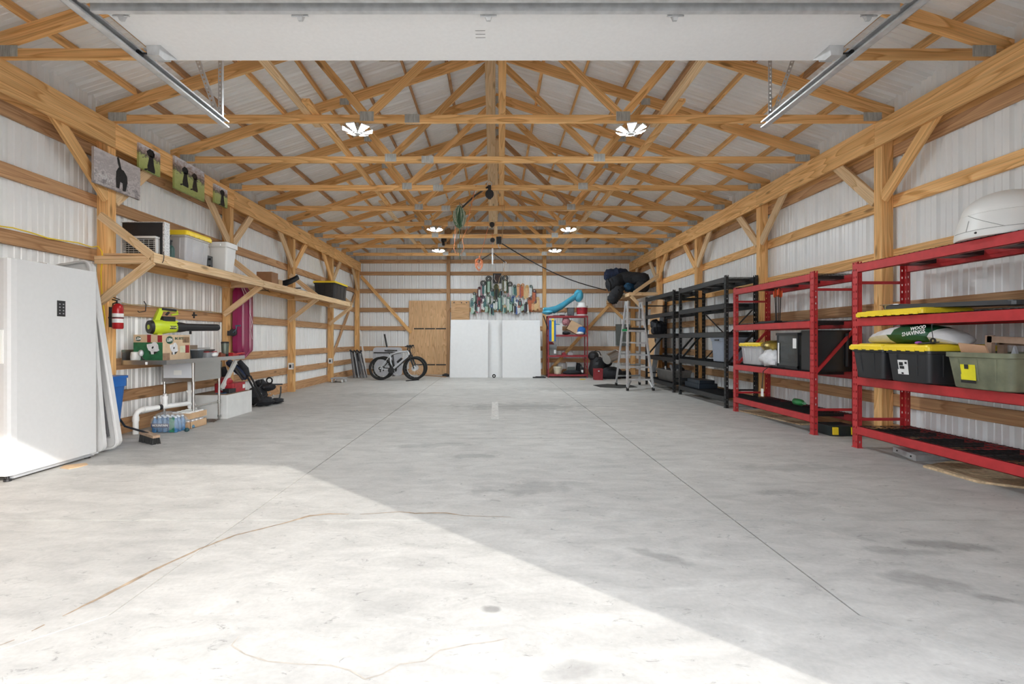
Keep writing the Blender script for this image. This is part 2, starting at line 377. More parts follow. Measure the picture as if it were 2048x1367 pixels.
# walls -------------------------------------------------------------
def wall_panel(parent, kind, a0, z0, z1, sgn):
    """one ribbed sheet; side walls run along y, back wall along x"""
    key = ('wp', kind, round(z0, 2), round(z1, 2), sgn)
    if key not in BOARDS:
        mb = MB(); vs = []; fs = []
        for o, dp in PROF:
            for z in (z0, z1): vs.append((sgn * dp, o, z) if kind == 's' else (o, sgn * dp, z))
        for i in range(len(PROF) - 1): fs.append((2 * i, 2 * i + 2, 2 * i + 3, 2 * i + 1))
        mb.add(vs, fs); BOARDS[key] = mesh('wall_panel', mb, STEEL)
    o = bpy.data.objects.new('wall_panel', BOARDS[key]); C.objects.link(o); o.parent = parent
    o.location = a0
    return o
POSTK = [-3, -1, 1, 3, 5, 7, 9]
for sgn, nm in ((-1, 'left'), (1, 'right')):
    w = struct('wall_' + nm)
    y = D0 - .06
    while y < DB:
        wall_panel(w, 's', (sgn * XG, y, 0), .0, H + 2.80, sgn); y += .9144
    for z in GIRTS:
        for k in POSTK[:-1]:
            board('girt', w, (sgn * (XO + .019), TD(k) - .06, z), (sgn * (XO + .019), TD(k + 2) - (.06 if k < 7 else -.06), z), .138, .038, PINE if (sgn > 0 and z in GIRTS[1:3]) else PINE_D)
    for k in POSTK[:-1]:
        board('skirt_board', w, (sgn * (XO + .0195), TD(k) - .06, .09), (sgn * (XO + .0195), TD(k + 2) - (.06 if k < 7 else -.06), .09), .19, .038, PINE_D)
    for k in POSTK:
        board('post', w, (sgn * (XI + XO) / 2, TD(k), 0), (sgn * (XI + XO) / 2, TD(k), ZP - .01), XO - XI, .114, PINE, up=(1, 0, 0))
        for s2 in (-1, 1):
            if (k == -3 and s2 < 0) or (k == 9 and s2 > 0): continue
            board('knee_brace', w, (sgn * (XI + .02), TD(k) + s2 * .05, H + 1.60), (sgn * (XI + .02), TD(k) + s2 * .76, H + 2.33), .13, .038, PINE_L if (k + s2) % 3 else PINE, up=(0, 1, 0))
    for i, (a, b2) in enumerate(((-3, 1), (1, 3), (3, 7), (7, 9))):
        for x in (XI - .019, XO + .02):
            board('header_beam', w, (sgn * x, TD(a) - (.06 if a == -3 else -.002), ZP - .143), (sgn * x, TD(b2) + (.06 if b2 == 9 else 0), ZP - .143), .286, .038 if x < XO else .042, PINE)
    # long wind brace in the last bay
    if nm == 'left': board('wind_brace', w, (sgn * (XO - .02), TD(7) + .1, .5), (sgn * (XO - .02), TD(9) - .08, 2.6), .089, .038, PINE_D, up=(0, 1, 0))
wb = struct('wall_back')
x = -4.6
while x < 4.6:
    xm = x + .457
    zt = ztop(xm + (-.457 if xm > 0 else .457)) + .12 if abs(xm) > .5 else ztop(0) + .1
    wall_panel(wb, 'b', (x, DB, 0), 0, round(zt, 2), 1); x += .9144
DG = D1 + .057 + .019
for z in GIRTS + [H + 2.53]:
    for a, b2 in ((-4.4, -1.54), (-1.54, 1.57), (1.57, 4.4)):
        board('girt', wb, (a, DG, z), (b2, DG, z), .138 if z < H + 2 else .12, .038, PINE_D)
for z in (H + 3.0, H + 3.5): 
    xx = (ztop(0) - z) / SL - .3
    board('girt', wb, (-xx, DG, z), (xx, DG, z), .13, .038, PINE_D)
board('skirt_board', wb, (-4.4, DG, .09), (4.4, DG, .09), .19, .038, PINE_D)
for x in (-1.51, 1.60): board('post', wb, (x, D1, 0), (x, D1, ztop(x) - .05), .114, .11, PINE_D if x < 0 else PINE, up=(1, 0, 0))
board('wind_brace', wb, P(722, 552, D1 + .03), P(822, 665, D1 + .03), .10, .038, PINE, up=(1, 0, 0))
board('wind_brace', wb, P(1225, 602, D1 + .03), P(1098, 742, D1 + .03), .10, .038, PINE, up=(1, 0, 0))
# front wall round the door opening, behind the photographer
wf = struct('wall_front')
mb = MB()
for s in (-1, 1): mb.box(min(s * DOOR_X, s * XG), max(s * DOOR_X, s * XG), D0 - .10, D0 - .06, 0, H + 2.7)
part('wall_panel', mb, STEEL, wf)
mb = MB(); zt = ztop(0) + .1
mb.prism([(-XG, D0 - .10, DOOR_Z), (XG, D0 - .10, DOOR_Z), (XG, D0 - .10, H + 2.7), (0, D0 - .10, zt), (-XG, D0 - .10, H + 2.7)], (0, .04, 0)); part('wall_panel', mb, STEEL, wf)
for s in (-1, 1): board('door_post', wf, (s * (DOOR_X + .06), D0, 0), (s * (DOOR_X + .06), D0, ZP), .14, .114, PINE, up=(1, 0, 0))
board('door_header', wf, (-DOOR_X, D0, DOOR_Z + .14), (DOOR_X, D0, DOOR_Z + .14), .28, .076, PINE)
# ceiling: trusses, purlins, roof sheets ----------------------------
ce = struct('ceiling')
PURL = [4.14, 3.565, 2.99, 2.415, 1.84, 1.265, .69, .115]
cs = math.cos(math.atan(SL))
def plate(parent, x, z, d, w, h, rot=0):
    mb = MB(); i0 = 0
    for yy in (d - .0215, d + .0195): mb.box(x - w / 2, x + w / 2, yy, yy + .002, z - h / 2, z + h / 2)
    n = int(w / .012)
    for i in range(n): mb.box(x - w / 2 + w * (i + .3) / n, x - w / 2 + w * (i + .7) / n, d - .0235, d - .0215, z - h / 2 + .004, z + h / 2 - .004)
    if rot: mb.rot(0, (x, d, z), rot, 'Y')
    part('gusset_plate', mb, PLATE, parent)
NB, NT = 1.47, 2.12
for k in range(-2, 9):
    t = empty_part('roof_truss', ce); d = TD(k)
    board('bottom_chord', t, (-4.55, d, ZC), (-.95, d, ZC), .089, .038, PINE)
    board('bottom_chord', t, (-.95, d, ZC), (4.55, d, ZC), .089, .038, PINE)
    for s in (-1, 1):
        dz = .07 / cs
        board('top_chord', t, (s * 4.62, d, ztop(4.62) - dz), (s * .0, d, ztop(0) - dz), .14, .038, PINE, up=(0, 0, 1))
        zt = ztop(NT) - .14
        board('web', t, (s * (NB + .02), d, ZC + .05), (s * NT, d, zt + .02), .089, .037, PINE)
        board('web', t, (s * (NB - .03), d, ZC + .05), (s * .04, d, ztop(0) - .18), .089, .037, PINE if R.random() < .7 else PINE_D)
        plate(t, s * 4.33, ZC + .02, d, .21, .10)
        plate(t, s * NB, ZC + .025, d, .16, .11)
        plate(t, s * NT, zt + .04, d, .13, .09)
    plate(t, -.95, ZC, d, .17, .10)
    plate(t, 0, ztop(0) - .12, d, .2, .12)
for s in (-1, 1):
    for xx in PURL:
        z = ztop(xx) + .0445 / cs
        for a, b2 in ((-3, 1), (1, 5), (5, 9)):
            board('purlin', ce, (s * xx, TD(a), z), (s * xx, TD(b2) + (.1 if b2 == 9 else -.004), z), .089, .038, PINE_D if R.random() < .45 else PINE, up=(s * SL, 0, 1))
    # lateral braces lying on the bottom chords, lapped
    X0 = s * (2.11 if s < 0 else 1.97)
    for i, (a, b2) in enumerate(((-2, 1.25), (.75, 4.2), (3.8, 7.2), (6.8, 8.2))):
        xx = X0 + (.055 if i % 2 else -.04) * 1
        board('lateral_brace', ce, (xx, TD(a), ZC + .0445 + .019), (xx, TD(b2), ZC + .0445 + .019), .038, .089, PINE if i % 2 else PINE_L)
# sloping ridge braces
board('ridge_brace', ce, (-.135 + .07, TD(5) + .15, H + 2.50), (-.062, TD(-1), H + 2.5 + .26 * 7.4), .038, .14, PINE_L)
board('ridge_brace', ce, (.125, TD(4) + .1, H + 2.58), (.06, TD(-1), H + 2.58 + .17 * 6.1), .038, .095, PINE)
board('ridge_brace', ce, (.02, TD(7) + .1, H + 2.56), (.02, TD(3.3), H + 2.56 + .2 * 4.7), .038, .09, PINE_L)
vs = []
mbr = {}
for s in (-1, 1):
    mb = MB(); vv = []; ff = []
    for o, dp in PROF:
        for xx in (0.0, 4.9): vv.append((s * xx, o, ztop(xx) + .089 / cs + .002 + dp))
    for i in range(len(PROF) - 1): ff.append((2 * i, 2 * i + 2, 2 * i + 3, 2 * i + 1))
    mb.add(vv, ff); me = mesh('roof_panel', mb, ROOFM)
    y = D0 - .25
    while y < DB + .1:
        o = bpy.data.objects.new('roof_panel', me); C.objects.link(o); o.parent = ce; o.location = (0, y, 0); y += .9144
# overhead door ------------------------------------------------------
dr = struct('door_1')
DZ = H + 2.03
DOORM = pm('door_white', (.88, .88, .88), .45, 0, .02, 40, bump=.05)
for i in range(5):
    a = 3.40 - .60 * i; mb = MB(); mb.rbox(-2.42, 2.42, max(a - .595, .62), a, DZ, DZ + .045, .004, 1)
    part('door_section', mb, DOORM, dr)
for i in range(1, 5):
    a = 2.765 - .60 * (i - 1)
    mb = MB(); mb.box(-2.41, 2.41, a - .07, a + .03, DZ - .004, DZ); mb.box(-2.41, 2.41, a - .06, a - .056, DZ - .075, DZ); mb.box(-2.41, 2.41, a + .01, a + .014, DZ - .075, DZ)
    mb.box(-2.41, 2.41, a - .085, a - .056, DZ - .078, DZ - .075); mb.box(-2.41, 2.41, a + .01, a + .04, DZ - .078, DZ - .075)
    part('strut', mb, GALV, dr)
    for hx in (-1.19, -.04, 1.10) + ((-2.28, 2.28) if True else ()):
        mb = MB(); y = a + .05
        mb.box(hx - .045, hx + .045, y, y + .07, DZ - .006, DZ); mb.hexa([(hx - .012, y + .03, DZ - .085), (hx + .012, y + .03, DZ - .085), (hx + .012, y + .045, DZ - .085), (hx - .012, y + .045, DZ - .085)], [(hx - .04, y, DZ), (hx + .04, y, DZ), (hx + .04, y + .06, DZ), (hx - .04, y + .06, DZ)])
        mb.box(hx - .05, hx + .05, y + .02, y + .035, DZ - .05, DZ - .035); mb.cyl((hx - .05, y + .03, DZ - .06), (hx + .05, y + .03, DZ - .06), .006, n=8)
        part('hinge', mb, GALV, dr)
for s in (-1, 1):
    mb = MB(); x = s * 2.36
    mb.box(min(x, x + s * .09), max(x, x + s * .09), 3.25, 3.40, DZ - .012, DZ); mb.hexa([(x - .04, 3.22, DZ - .07), (x + .04, 3.22, DZ - .07), (x + .04, 3.28, DZ - .07), (x - .04, 3.28, DZ - .07)], [(x - .05, 3.22, DZ), (x + .05, 3.22, DZ), (x + .05, 3.40, DZ), (x - .05, 3.40, DZ)])
    part('top_bracket', mb, GALV, dr)
    mb = MB(); mb.cyl((x, 3.25, DZ - .04), (s * 2.50, 3.25, DZ - .04), .006, n=8); mb.lathe((s * 2.475, 3.25, DZ - .04), [(.024, -.01), (.024, .01)], 14, 'x')
    part('roller', mb, BLACK, dr)
    # C track with a stiffening angle above it
    mb = MB(); zt = H + 1.98; xx = s * 2.505; e = 4.31
    mb.box(xx - .002, xx + .002, .75, e, zt - .03, zt + .03)
    for zz in (zt - .03, zt + .028): mb.box(min(xx, xx - s * .05), max(xx, xx - s * .05), .75, e, zz, zz + .003)
    for zz in (zt - .027, zt + .018): mb.box(min(xx - s * .047, xx - s * .05), max(xx - s * .047, xx - s * .05), .75, e, zz, zz + .01)
    mb.box(min(xx, xx + s * .03), max(xx, xx + s * .03), .75, e, zt + .03, zt + .034); mb.box(xx - .002, xx + .002, .75, e, zt + .03, zt + .07)
    part('track', mb, GALV, dr)
    def perf(p, q, w):
        p = Vector(p); q = Vector(q); L = (q - p).length; n = int(L / .038); a = (q - p).normalized(); mb = MB(); sd2 = Vector((0, 1, 0)).cross(a).normalized()
        for j in (-1, 1): mb.beam(p + sd2 * j * w * .36, q + sd2 * j * w * .36, .003, w * .28, up=(0, 1, 0))
        for i in range(n + 1): mb.beam(p + a * (L * i / n) - a * .011, p + a * (L * i / n) + a * .011, .003, w * .5, up=(0, 1, 0))
        mb.beam(p + sd2 * w * .5 + V(0, .014, 0), q + sd2 * w * .5 + V(0, .014, 0), .028, .003, up=(0, 1, 0))
        part('track_hanger', mb, GALV, dr)
    perf((xx + s * .0, e - .06, zt + .05), (xx + s * .0, e - .06, ztop(2.5) - .03), .034)
    perf((xx + s * .02, e - .10, zt + .08), (xx + s * .40, e - .16, ztop(2.5) - .12), .034)
mb = MB()
for i in range(3): mb.box(-.13, -.065, 3.14 - i * .036, 3.144 - i * .036, DZ - .0012, DZ)
part('door_mark', mb, pm('pencil_grey', (.2, .2, .2), .8), dr, kind='stuff')
# outside ground
mb = MB(); mb.box(-30, 30, -40, D0 - .16, -.3, -.02)
gr = struct('floor_apron', mb, CONC)
# ------------------------------------------------------------------ lamps under the trusses
LEDM = pm('led_panel', (.86, .95, 1), .4, emit=LAMP_E, var=0)
HEAT = pm('lamp_body', (.78, .78, .78), .4, .3, .05)
def lamp(x, d, z, label, r=.17, tilt=.35):
    t = thing('led_lamp', label, 'lamp', 'folding led lamps under the trusses')
    mb = MB(); mb.lathe((x, d, z), [(.016, .0), (.024, -.01), (.024, -.05), (.034, -.055)], 14); part('socket', mb, GALV, t, True)
    mb = MB(); mb.lathe((x, d, z - .055), [(.03, 0), (.055, -.03), (.055, -.06), (.035, -.075)], 16)
    for k in range(12):
        a = k * math.pi / 6; mb.beam((x + .05 * math.cos(a), d + .05 * math.sin(a), z - .06), (x + .05 * math.cos(a), d + .05 * math.sin(a), z - .115), .004, .012, up=(math.cos(a), math.sin(a), 0))
    part('heat_sink', mb, HEAT, t)
    for k in range(6):
        a = k * math.pi / 3 + .3; c, s = math.cos(a), math.sin(a); dr_ = Vector((c, s, 0)); sd_ = Vector((-s, c, 0)); zb = z - .115
        p0 = V(x, d, zb) + dr_ * .05; p1 = V(x, d, zb + tilt * (r - .05)) + dr_ * r
        w0, w1 = .024, .055
        mb = MB(); n_ = V(0, 0, .008)
        mb.hexa([p0 - sd_ * w0, p0 + sd_ * w0, p1 + sd_ * w1, p1 - sd_ * w1], [p0 - sd_ * w0 + n_, p0 + sd_ * w0 + n_, p1 + sd_ * w1 + n_, p1 - sd_ * w1 + n_])
        o = part('lamp_wing', mb, HEAT, t)
        mb = MB(); m_ = V(0, 0, -.0035); q0 = p0 + (p1 - p0) * .06; q1 = p0 + (p1 - p0) * .95
        mb.hexa([q0 - sd_ * w0 * .85 + m_, q0 + sd_ * w0 * .85 + m_, q1 + sd_ * w1 * .88 + m_, q1 - sd_ * w1 * .88 + m_], [q0 - sd_ * w0 * .85, q0 + sd_ * w0 * .85, q1 + sd_ * w1 * .88, q1 - sd_ * w1 * .88])
        mb.mi[0] = 1; part('led_panel', mb, [HEAT, LEDM], o)
CB = ZC - .0445
for px, k, lab in ((715, 1, 'white six-wing led lamp under the nearest full truss, left of centre'), (1262, 1, 'white six-wing led lamp under the nearest full truss, right of centre'),
                   (870, 5, 'white led lamp left of the hanging ropes, upper of the left pair'), (1137, 5, 'white led lamp on the right, upper of the small far right pair'),
                   (877, 7, 'white led lamp below a black winch, lower of the left pair'), (1110, 7, 'white led lamp on the right, lower of the small far right pair')):
    lamp((px - CX) * TD(k) / F, TD(k), CB, lab)

# ------------------------------------------------------------------ helpers for containers
def tub(t, x0, x1, y0, y1, z0, z1, mat, r=.03, tp=.03, wall=.006, ribs=None, name='body', axis='x', rim=True):
    """open tapered tub with rim, ribs on the long faces"""
    mb = MB()
    def ol(ax0, ax1, ay0, ay1, rr, z):
        o = []
        for cx, cy, a0 in ((ax1 - rr, ay1 - rr, 0), (ax0 + rr, ay1 - rr, 90), (ax0 + rr, ay0 + rr, 180), (ax1 - rr, ay0 + rr, 270)):
            for k in range(4):
                a = math.radians(a0 + 30 * k); o.append((cx + rr * math.cos(a), cy + rr * math.sin(a), z))
        return o
    rings = [ol(x0 + tp + .01, x1 - tp - .01, y0 + tp + .01, y1 - tp - .01, r, z0), ol(x0 + tp, x1 - tp, y0 + tp, y1 - tp, r, z0 + .01), ol(x0 + .012, x1 - .012, y0 + .012, y1 - .012, r, z1 - .04)]
    if rim: rings += [ol(x0, x1, y0, y1, r, z1 - .036), ol(x0, x1, y0, y1, r, z1)]
    rings += [ol(x0 + .02, x1 - .02, y0 + .02, y1 - .02, r, z1), ol(x0 + tp + .012, x1 - tp - .012, y0 + tp + .012, y1 - tp - .012, r, z0 + .015)]
    n = 16; vs = [v for q in rings for v in q]; fs = [tuple(range(n))[::-1], tuple(range((len(rings) - 1) * n, len(rings) * n))]
    for i in range(len(rings) - 1):
        for k in range(n): fs.append((i * n + k, i * n + (k + 1) % n, (i + 1) * n + (k + 1) % n, (i + 1) * n + k))
    mb.add(vs, fs); o = part(name, mb, mat, t, True)
    if ribs:
        for face in ribs:
            if face == 'x0' or face == 'x1':
                for f in (.22, .5, .78) if (y1 - y0) > .5 else (.27, .73):
                    y = y0 + (y1 - y0) * f; yb = (y0 + tp) + (y1 - y0 - 2 * tp) * f; xt = x0 + .012 if face == 'x0' else x1 - .012; xb = x0 + tp if face == 'x0' else x1 - tp; s = -1 if face == 'x0' else 1
                    m2 = MB(); m2.hexa([(xb, yb - .008, z0 + .06), (xb, yb + .008, z0 + .06), (xb + s * .008, yb + .005, z0 + .065), (xb + s * .008, yb - .005, z0 + .065)], [(xt, y - .008, z1 - .05), (xt, y + .008, z1 - .05), (xt + s * .008, y + .005, z1 - .05), (xt + s * .008, y - .005, z1 - .05)]); part('rib', m2, mat, o)
            else:
                for f in (.22, .5, .78) if (x1 - x0) > .45 else (.27, .73):
                    x = x0 + (x1 - x0) * f; xb = (x0 + tp) + (x1 - x0 - 2 * tp) * f; yt = y0 + .012 if face == 'y0' else y1 - .012; yb = y0 + tp if face == 'y0' else y1 - tp; s = -1 if face == 'y0' else 1
                    m2 = MB(); m2.hexa([(xb - .008, yb, z0 + .06), (xb + .008, yb, z0 + .06), (xb + .005, yb + s * .008, z0 + .065), (xb - .005, yb + s * .008, z0 + .065)], [(x - .008, yt, z1 - .05), (x + .008, yt, z1 - .05), (x + .005, yt + s * .008, z1 - .05), (x - .005, yt + s * .008, z1 - .05)]); part('rib', m2, mat, o)
    return o
def lid(t, x0, x1, y0, y1, z, mat, h=.045, name='lid', e=.015):
    mb = MB(); mb.rbox(x0 - e, x1 + e, y0 - e, y1 + e, z - .012, z + h * .45, .03, 3)
    mb.rbox(x0 - e * .2, x1 + e * .2, y0 - e * .2, y1 + e * .2, z + h * .45, z + h * .8, .03, 3, -.008, -.008); mb.rbox(x0 + .05, x1 - .05, y0 + .05, y1 - .05, z + h * .8, z + h, .03, 3, -.012, -.012)
    o = part(name, mb, mat, t)
    m2 = MB(); n = max(3, int((y1 - y0) / .09))
    for i in range(n):
        y = y0 + (y1 - y0) * (i + .5) / n
        m2.box(x0 - e - .004, x0 - e, y - .022, y + .022, z - .018, z + .004); m2.box(x1 + e, x1 + e + .004, y - .022, y + .022, z - .018, z + .004)
    part('lid_tab', m2, mat, o, kind='stuff')
    return o
def carton(t, x0, x1, y0, y1, z0, z1, mat=None, name='body', flaps=True):
    mb = MB(); mb.box(x0, x1, y0, y1, z0, z1)
    o = part(name, mb, mat or CARD, t)
    if flaps:
        m2 = MB(); xm = (x0 + x1) / 2
        m2.box(x0, xm - .0015, y0, y1, z1, z1 + .004); m2.box(xm + .0015, x1, y0, y1, z1, z1 + .004); part('flap', m2, mat or CARD, t)
    return o
def crumple(c, r, seed, n=14, m=9, k=.22, zmin=None):
    mb = MB(); mb.ball(c, r, n, m, k, random.Random(seed), zmin); return mb

# ------------------------------------------------------------------ left wall: loft shelf
XF, ZS = -3.83, H + .965        # shelf front, shelf top
t = thing('loft_shelf', 'long rough pine shelf on braced brackets along the left wall', 'shelf')
mb = MB(); mb.box(-4.40, XF - .02, 5.24, 12.33, ZS - .02, ZS); part('deck', mb, PLY, t)
for a, b2 in ((5.24, 7.72), (7.724, 10.12), (10.124, 12.33)): board('front_board', t, (XF - .019, a, ZS - .046), (XF - .019, b2, ZS - .046), .11, .038, PINE_L)
for k in (1, 3, 5, 7):
    y = TD(k) - .057 - .02
    board('arm', t, (-4.53, y, ZS - .066), (XF - .04, y, ZS - .066), .09, .036, PINE_L)
    board('brace', t, (-4.47, y - .038, ZS - .56), (XF - .03, y - .038, ZS - .09), .089, .037, PINE_L)
    board('brace', t, (-4.45, y - .036, ZS + .43), (XF - .03, y - .036, ZS - .03), .089, .036, PINE_L)
board('ledger', t, (-4.385, TD(1) + .06, ZS - .07), (-4.385, 12.3, ZS - .07), .09, .036, PINE)
# things on it
t = thing('heater', 'black panel heater with chrome grille on the near end of the wall shelf', 'heater')
mb = MB(); mb.box(-4.37, -3.875, 5.47, 5.52, ZS, ZS + .40); part('back_panel', mb, BLACK, t)
mb = MB(); mb.box(-3.875, -3.855, 5.44, 5.53, ZS, ZS + .405); mb.box(-4.37, -3.875, 5.44, 5.53, ZS + .40, ZS + .405); part('edge_trim', mb, pm('speckled_white', (.75, .74, .72), .5, 0, .6, 90), t)
mb = MB(); mb.box(-4.34, -3.93, 5.41, 5.47, ZS, ZS + .012); mb.box(-4.34, -3.93, 5.40, 5.47, ZS + .205, ZS + .23); mb.box(-3.945, -3.93, 5.41, 5.47, ZS + .012, ZS + .20); mb.box(-4.34, -4.325, 5.41, 5.47, ZS + .012, ZS + .20); g_ = part('grille', mb, WHITE, t)
mb = MB()
for z in (.03, .05, .075, .10, .125, .15, .17, .19): mb.cyl((-4.33, 5.42, ZS + z), (-3.94, 5.42, ZS + z), .0045, n=6)
for x in range(7): mb.cyl((-4.31 + .058 * x, 5.415, ZS + .01), (-4.31 + .058 * x, 5.415, ZS + .20), .002, n=6)
part('grille_rods', mb, GALV, g_, kind='stuff')
t = thing('propane_bottle', 'small green gas bottle between the heater and the clear tote', 'gas bottle')
c = P(345, 508, 5.75); x, y = -3.935, 5.66
mb = MB(); mb.lathe((x, y, ZS), [(.035, 0), (.042, .008), (.042, .13), (.03, .16), (.013, .175)], 18); part('body', mb, pm('bottle_green', (.03, .085, .075), .45), t, True)
mb = MB(); mb.lathe((x, y, ZS + .175), [(.012, 0), (.012, .04), (.02, .045), (.02, .06), (.006, .065)], 10); mb.tube([(x, y, ZS + .23), (x - .01, y, ZS + .27), (x + .005, y, ZS + .30)], .003, 6); part('valve', mb, BLACK, t, True)
CLEAR = pm('clear_plastic', (.72, .72, .74), .25, 0, .06, 6, alpha=.55)
t = thing('storage_tote', 'cloudy clear tote with yellow lid on the left wall shelf', 'tote')
tub(t, -4.32, -3.87, 5.86, 6.36, ZS, ZS + .36, CLEAR, ribs=['x1', 'y0']); lid(t, -4.32, -3.87, 5.86, 6.36, ZS + .36, YEL, .06)
for i, (cx, cy, cz, r, m) in enumerate(((-4.05, 6.0, .12, .10, CARD), (-4.0, 6.18, .16, .09, pm('pink_cloth', (.55, .35, .33), .8)), (-4.15, 6.1, .2, .12, CARD), (-3.98, 5.98, .06, .05, BLUE))):
    part('contents', crumple((cx, cy, ZS + cz), (r, r, r * .8), 40 + i), m, t, True)
mb = MB(); a, b2 = V(-3.97, 5.935, ZS + .06), V(-3.925, 6.12, ZS + .18); mb.cyl(a, b2, .016); 
for q in (a, b2): mb.ball(q + V(0, .012, .012), .022); mb.ball(q - V(0, .012, .012), .022)
part('dog_bone', mb, WHITE, t, True)
t = thing('storage_bin', 'tall white plastic bin beside the clear tote on the shelf', 'bin')
mb = MB(); mb.rbox(-4.12, -3.85, 6.70, 6.96, ZS, ZS + .40, .025, 3, .03, .03); part('body', mb, WHITE, t)
mb = MB(); mb.rbox(-4.135, -3.835, 6.685, 6.975, ZS + .36, ZS + .43, .03, 3); part('rim', mb, WHITE, t)
mb = MB(); mb.rbox(-4.12, -3.85, 6.70, 6.96, ZS + .43, ZS + .438, .03, 3); part('lid', mb, BLACK, t)
mb = MB(); mb.rbox(-4.06, -3.93, 6.675, 6.69, ZS + .375, ZS + .40, .005, 1); part('handle', mb, WHITE, t)
mb = MB(); mb.rbox(-4.04, -3.99, 6.45, 6.6, ZS, ZS + .20, .01, 2); mb.cyl((-3.98, 6.5, ZS + .05), (-3.95, 6.5, ZS + .05), .02); mb.cyl((-3.98, 6.5, ZS + .15), (-3.95, 6.5, ZS + .15), .015); mb.box(-4.1, -3.9, 6.42, 6.64, ZS, ZS + .012)
solo('battery_charger', 'small black gadget squeezed between clear tote and white bin', 'charger', mb, BLACK)
t = thing('cardboard_box', 'brown box with dark side on the shelf past the second post', 'box'); carton(t, -4.13, -3.87, 8.08, 8.32, ZS, ZS + .20, pm('brown_card', (.30, .15, .07), .75))
t = thing('cardboard_box', 'small tan box beside the brown box on the shelf', 'box'); carton(t, -4.02, -3.87, 8.36, 8.5, ZS, ZS + .10)
t = thing('snow_scoop', 'black plastic scoop standing open on the wall shelf', 'scoop')
mb = MB(); vs = []; 
for i in range(7):
    for j in range(5):
        u, v = i / 6, j / 4; vs.append((-4.2 + .33 * u, 8.75 + .42 * u * .9 + .1 * math.sin(v * math.pi), ZS + .02 + .20 * u * u + .08 * abs(v - .5) * 2 * (1 - u * .4) + v * .03))
fs = [(i * 5 + j, i * 5 + j + 1, i * 5 + j + 6, i * 5 + j + 5) for i in range(6) for j in range(4)]
o0 = len(vs); mb.add(vs + [Vector(v) + V(0, .004, -.012) for v in vs], fs + [tuple(k + o0 for k in f)[::-1] for f in fs]); part('blade', mb, BLACK, t, True)
mb = MB(); mb.tube([(-4.15, 8.8, ZS + .03), (-4.0, 9.1, ZS + .02), (-3.9, 9.35, ZS + .06)], .014, 8); mb.box(-4.05, -3.88, 8.95, 9.25, ZS, ZS + .02); part('handle', mb, BLACK, t)
t = thing('storage_tote', 'big black tote with yellow lid at the far end of the left shelf', 'tote')
tub(t, -4.38, -3.86, 11.25, 12.2, ZS, ZS + .41, BLACK, ribs=['x1', 'y0']); lid(t, -4.38, -3.86, 11.25, 12.2, ZS + .41, YEL, .04)
mb = MB(); mb.tube([P(327, 503, 5.37), P(328, 512, 5.37), P(327, 521, 5.37), P(324, 526, 5.37), P(321, 524, 5.37)], .004, 6)
solo('hook', 'thin black hook hanging over the near end of the wall shelf', 'hook', mb, BLACK)
# ------------------------------------------------------------------ dog pictures on the header
XH = -(XI - .040)
def picmat(name, bw, seed):
    m, n, l, b = newmat(name); tc = n.new('ShaderNodeTexCoord'); sp = n.new('ShaderNodeSeparateXYZ'); l.new(tc.outputs['Generated'], sp.inputs[0])
    nz = n.new('ShaderNodeTexNoise'); nz.inputs['Scale'].default_value = 9 if not bw else 7; nz.inputs['Detail'].default_value = 9; nz.inputs['Roughness'].default_value = .72; nz.noise_dimensions = '4D'; nz.inputs['W'].default_value = seed
    l.new(tc.outputs['Generated'], nz.inputs['Vector'])
    nr = n.new('ShaderNodeMapRange'); nr.inputs[1].default_value = .32; nr.inputs[2].default_value = .68; l.new(nz.outputs['Fac'], nr.inputs[0])
    a = n.new('ShaderNodeMath'); a.operation = 'MULTIPLY_ADD'; a.inputs[1].default_value = .30 if not bw else .55; l.new(nr.outputs[0], a.inputs[0])
    zz = n.new('ShaderNodeMath'); zz.operation = 'MULTIPLY'; zz.inputs[1].default_value = .8 if not bw else .42; l.new(sp.outputs['Z'], zz.inputs[0]); l.new(zz.outputs[0], a.inputs[2])
    cr = n.new('ShaderNodeValToRGB'); l.new(a.outputs[0], cr.inputs[0]); e = cr.color_ramp.elements
    stops = ((.0, (.10, .09, .10)), (.25, (.28, .26, .27)), (.42, (.62, .58, .58)), (.5, (.40, .37, .38)), (.75, (.58, .54, .54)), (1., (.66, .62, .62))) if bw else ((.0, (.20, .24, .07)), (.2, (.36, .42, .13)), (.58, (.50, .56, .22)), (.64, (.10, .09, .08)), (.76, (.40, .30, .27)), (.9, (.66, .65, .70)), (1., (.82, .83, .88)))
    e[0].position, e[0].color = stops[0][0], rgb(stops[0][1]); e[1].position, e[1].color = stops[-1][0], rgb(stops[-1][1])
    for p_, c_ in stops[1:-1]: x_ = e.new(p_); x_.color = rgb(c_)
    l.new(cr.outputs[0], b.inputs['Base Color']); b.inputs['Roughness'].default_value = .6
    return m
FUR = pm('print_black', (.012, .011, .011), .7, 0, .4, 60); FURB = pm('print_brown', (.03, .018, .012), .7, 0, .4, 60)
